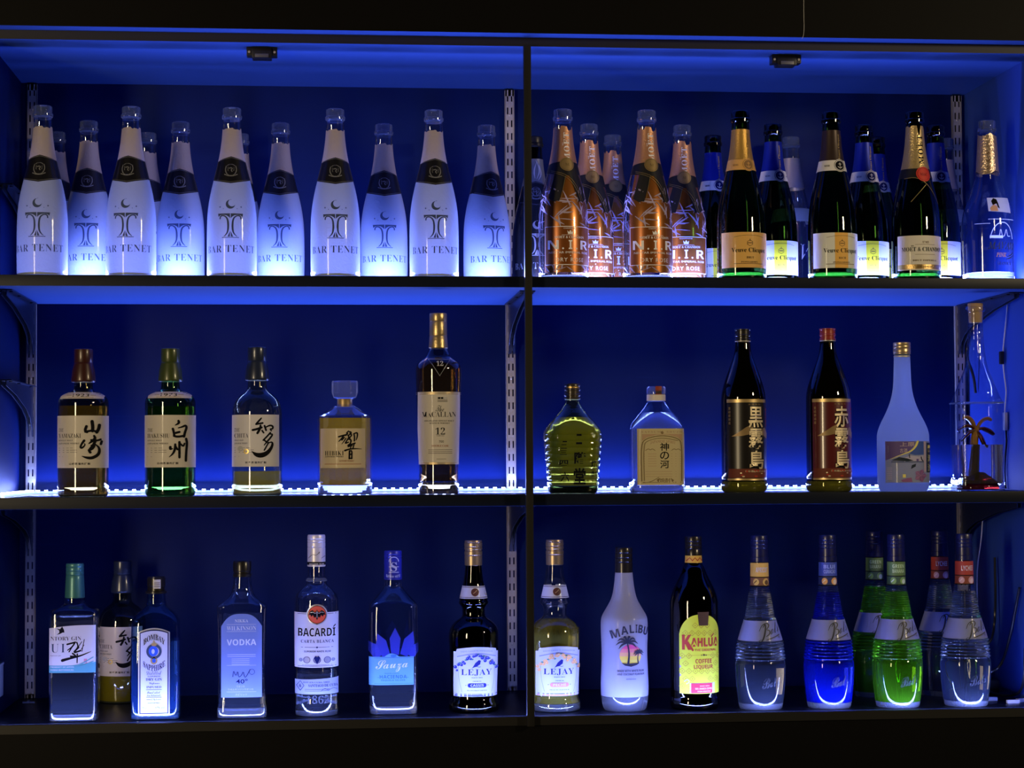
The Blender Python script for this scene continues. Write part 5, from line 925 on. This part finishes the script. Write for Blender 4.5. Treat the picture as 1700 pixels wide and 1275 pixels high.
# ---- ribbed liqueur bottles
rows = [(0, 34), (2, 35.6), (14, 37.6), (40, 40.4), (62, 41.6), (76, 41.4)]
for k in range(6): z = 80 + k * 5.4; h = 41 - k * .55; rows += [(z, h - 1.9), (z + 1.3, h + .7), (z + 3.2, h + .7), (z + 4.5, h - 1.9)]
rows += [(113, 36.2), (128, 31.6), (143, 26.8), (144, 26), (146, 26.6), (149, 25.6), (150.4, 24.4)]
for k in range(14): z = 151 + k * 3.5; h = 24.4 - k * .58; rows += [(z, h - 1.2), (z + 1, h + .3), (z + 2.4, h + .3), (z + 3.2, h - 1.2)]
rows += [(201, 15.4), (206, 14.8), (242, 14.4)]
def bols(X, Y, label, liq, col1, col2, words, prints):
    b = Bottle('liqueur_bottle', label, 'liqueur bottle', X, Y, Z3, rows, 'ribbed liqueur bottles with script labels', 0, .00110, it=1)
    b.body('glass_body', GLASS() , 186, 242, 0, 48, False); b.body('liquid', liq, 10, 190, 0, 64, sharp=60); b.body('glass_base', BASE(), 0, 9.6, 0, 48)
    b.turn('cap', flat('navy_cap', (.006, .008, .06), .35, .1, .3), [(240, 13.6), (241, 15), (248, 15), (249, 14.4), (262, 14.3), (263, 13.7), (264, 14.3), (268, 14.3), (269, 13.7), (270, 14.3), (274, 14.3), (275, 13.7), (276, 14.3), (282, 14.2), (284, 13.4)])
    l = b.lab('neck_label', False); l.patch(col1, -172, 172, 216, 239, .5, 44, 4, True); l.patch(col2, -172, 172, 201, 216, .5, 44, 4, True); l.patch(INK(), -172, 172, 215, 216.4, .7, 44, 1, True); l.patch(INK(), -172, 172, 200.6, 202, .7, 44, 1, True)
    for k, t in enumerate(words): l.text(prints[0], t, -9, 224 - k * 7 if len(words) > 1 else 223.6, 11, 229.6 - k * 7 if len(words) > 1 else 232, 'bold', off=.9) if len(words) == 1 else l.text(prints[0], t, -10, 229 - k * 8, 10, 235 - k * 8, 'bold', off=.9)
    l.disc(prints[1], -9, 208, 5, .8, 5.4); l.disc(prints[1], 8, 208, 6, .8, 6); l.disc(prints[2], 8.6, 207, 3.6, 1.0, 4); l.stroke(prints[2], [(-12, 206), (-8, 210)], 1.6, 1.0); l.done()
    l = b.lab('label', False); l.patch(paper('lilac_script_label', (.40, .46, .90), .4, .2), -165, 165, 112.4, 145, .6, 60, 8, True); sc = flat('ink_navy', (.015, .02, .05), .5)
    sl = lambda x, y: (x, y + (x - 8) * .28)
    l.stroke(sc, [sl(*p) for p in ((-2, 137), (3, 143), (2, 130), (-3, 117), (-9, 114.5), (-10, 118), (-5, 119))], [.6, 2.2, 2.6, 2.2, .9, .8, .5], .9); l.stroke(sc, [sl(*p) for p in ((-8, 133), (-3, 142), (6, 142.5), (9, 137), (3, 131.5), (9.4, 130), (9, 123.5), (2.5, 121.5))], [.6, 1, 1.6, 2.2, .8, 1.8, 2.2, .7], .9)
    l.text(sc, 'ols', 10.5, 122, 30, 137.5, 'script', -.006, off=.9, fn=sl); gy = flat('grey_ink', ()); l.stroke(gy, [(3, 114.6), (30, 122.5)], 1.3, .9, 0); l.text(gy, 'AMSTERDAM', 4, 111.8, 32, 114.4, 'thin', off=.9, fn=lambda x, y: (x, y + 1.4 + (x - 4) * .27)); l.text(gy, '1575', 26, 117, 32, 119.6, off=.9); l.done()
    l = b.lab('embossed_name', False); l.text(BASE(), 'Bols', -6, 36, 24, 52, 'script', 0, off=.8, fn=lambda x, y: (x, y + x * .2)); l.done(); return b
bols(.789, .083, 'clear ribbed liqueur bottle with orange-yellow collar, right of the coffee liqueur', solid('clear_liqueur', (.92, .96, 1.0), .035, 1.42, 0, (.55, .72, 1)), paper('apricot_band', (.88, .56, .12), .1), flat('brown_fruit_band', (.22, .10, .05), .5), ('APRICOT',), (WHITE(), flat('ochre_fruit', (.75, .5, .12), .5), flat('brown_ink', ())))
bols(.9157, .083, 'deep blue ribbed liqueur bottle with blue collar', solid('blue_curacao', (.02, .04, .92), .22, 1.42, 0, (.01, .03, .95)), flat('cornflower_band', (.05, .09, .42), .5), flat('navy_fruit_band', (.02, .03, .12), .5), ('BLUE', 'CURACAO'), (flat('light_blue_ink', (.35, .45, .9), .5), flat('orange_fruit', (.80, .42, .12), .5), flat('cream_fruit', (.85, .72, .5), .5)))
GL = solid('green_liqueur', (.25, .88, .03), .13, 1.42, 0, (.22, .9, .02))
gp = (flat('pale_green_ink', (.55, .75, .40), .5), flat('leaf_green_fruit', (.20, .40, .10), .5), flat('pale_leaf', (.6, .75, .6), .5))
g1 = bols(1.0415, .076, 'bright green ribbed liqueur bottle in front', GL, flat('olive_band', (.12, .22, .06), .5), flat('dark_green_band', (.05, .11, .06), .5), ('GREEN', 'BANANA'), gp).root
c = again(g1, 1.0448, .232, Z3, 'green ribbed liqueur bottle standing behind the front green one', None, -8)
ly = (WHITE(), flat('pink_fruit', (.65, .35, .38), .5), flat('pale_pink_fruit', (.8, .6, .6), .5))
y1 = bols(1.1691, .076, 'clear ribbed liqueur bottle with red collar at the right front', MATS['clear_liqueur'], paper('lychee_red_band', (.45, .05, .03), .08), flat('rust_band', (.24, .05, .025), .5), ('LYCHEE',), ly).root
again(y1, 1.1735, .236, Z3, 'clear red-collared ribbed bottle behind the front red-collared one', None, -6)
# ---- small pieces belong to the part that carries them
stem = lambda o: o.name.split('.')[0]
UNDER = {'neck_ring': 'cap', 'seal': 'ribbon', 'hill': 'palm_tree', 'magnet': 'housing', 'lid_edge': 'housing', 'cable_boot': 'housing', 'shoulder_ridge': 'glass_body', 'glass_base': 'glass_body', 'bottle_mouth': 'glass_body',
         'cap_print': 'cap', 'tax_label': 'cap', 'stopper_neck': 'stopper', 'embossed_year': 'glass_body', 'embossed_name': 'glass_body', 'screw': 'mounting_plate'}
for root in [o for o in C.objects if o.parent is None and o.children]:
    kids = list(root.children)
    for ch in kids:
        to = next((k for k in kids if stem(k) == UNDER.get(stem(ch)) and k is not ch), None)
        if to and to.matrix_basis == Matrix.Identity(4): ch.parent = to
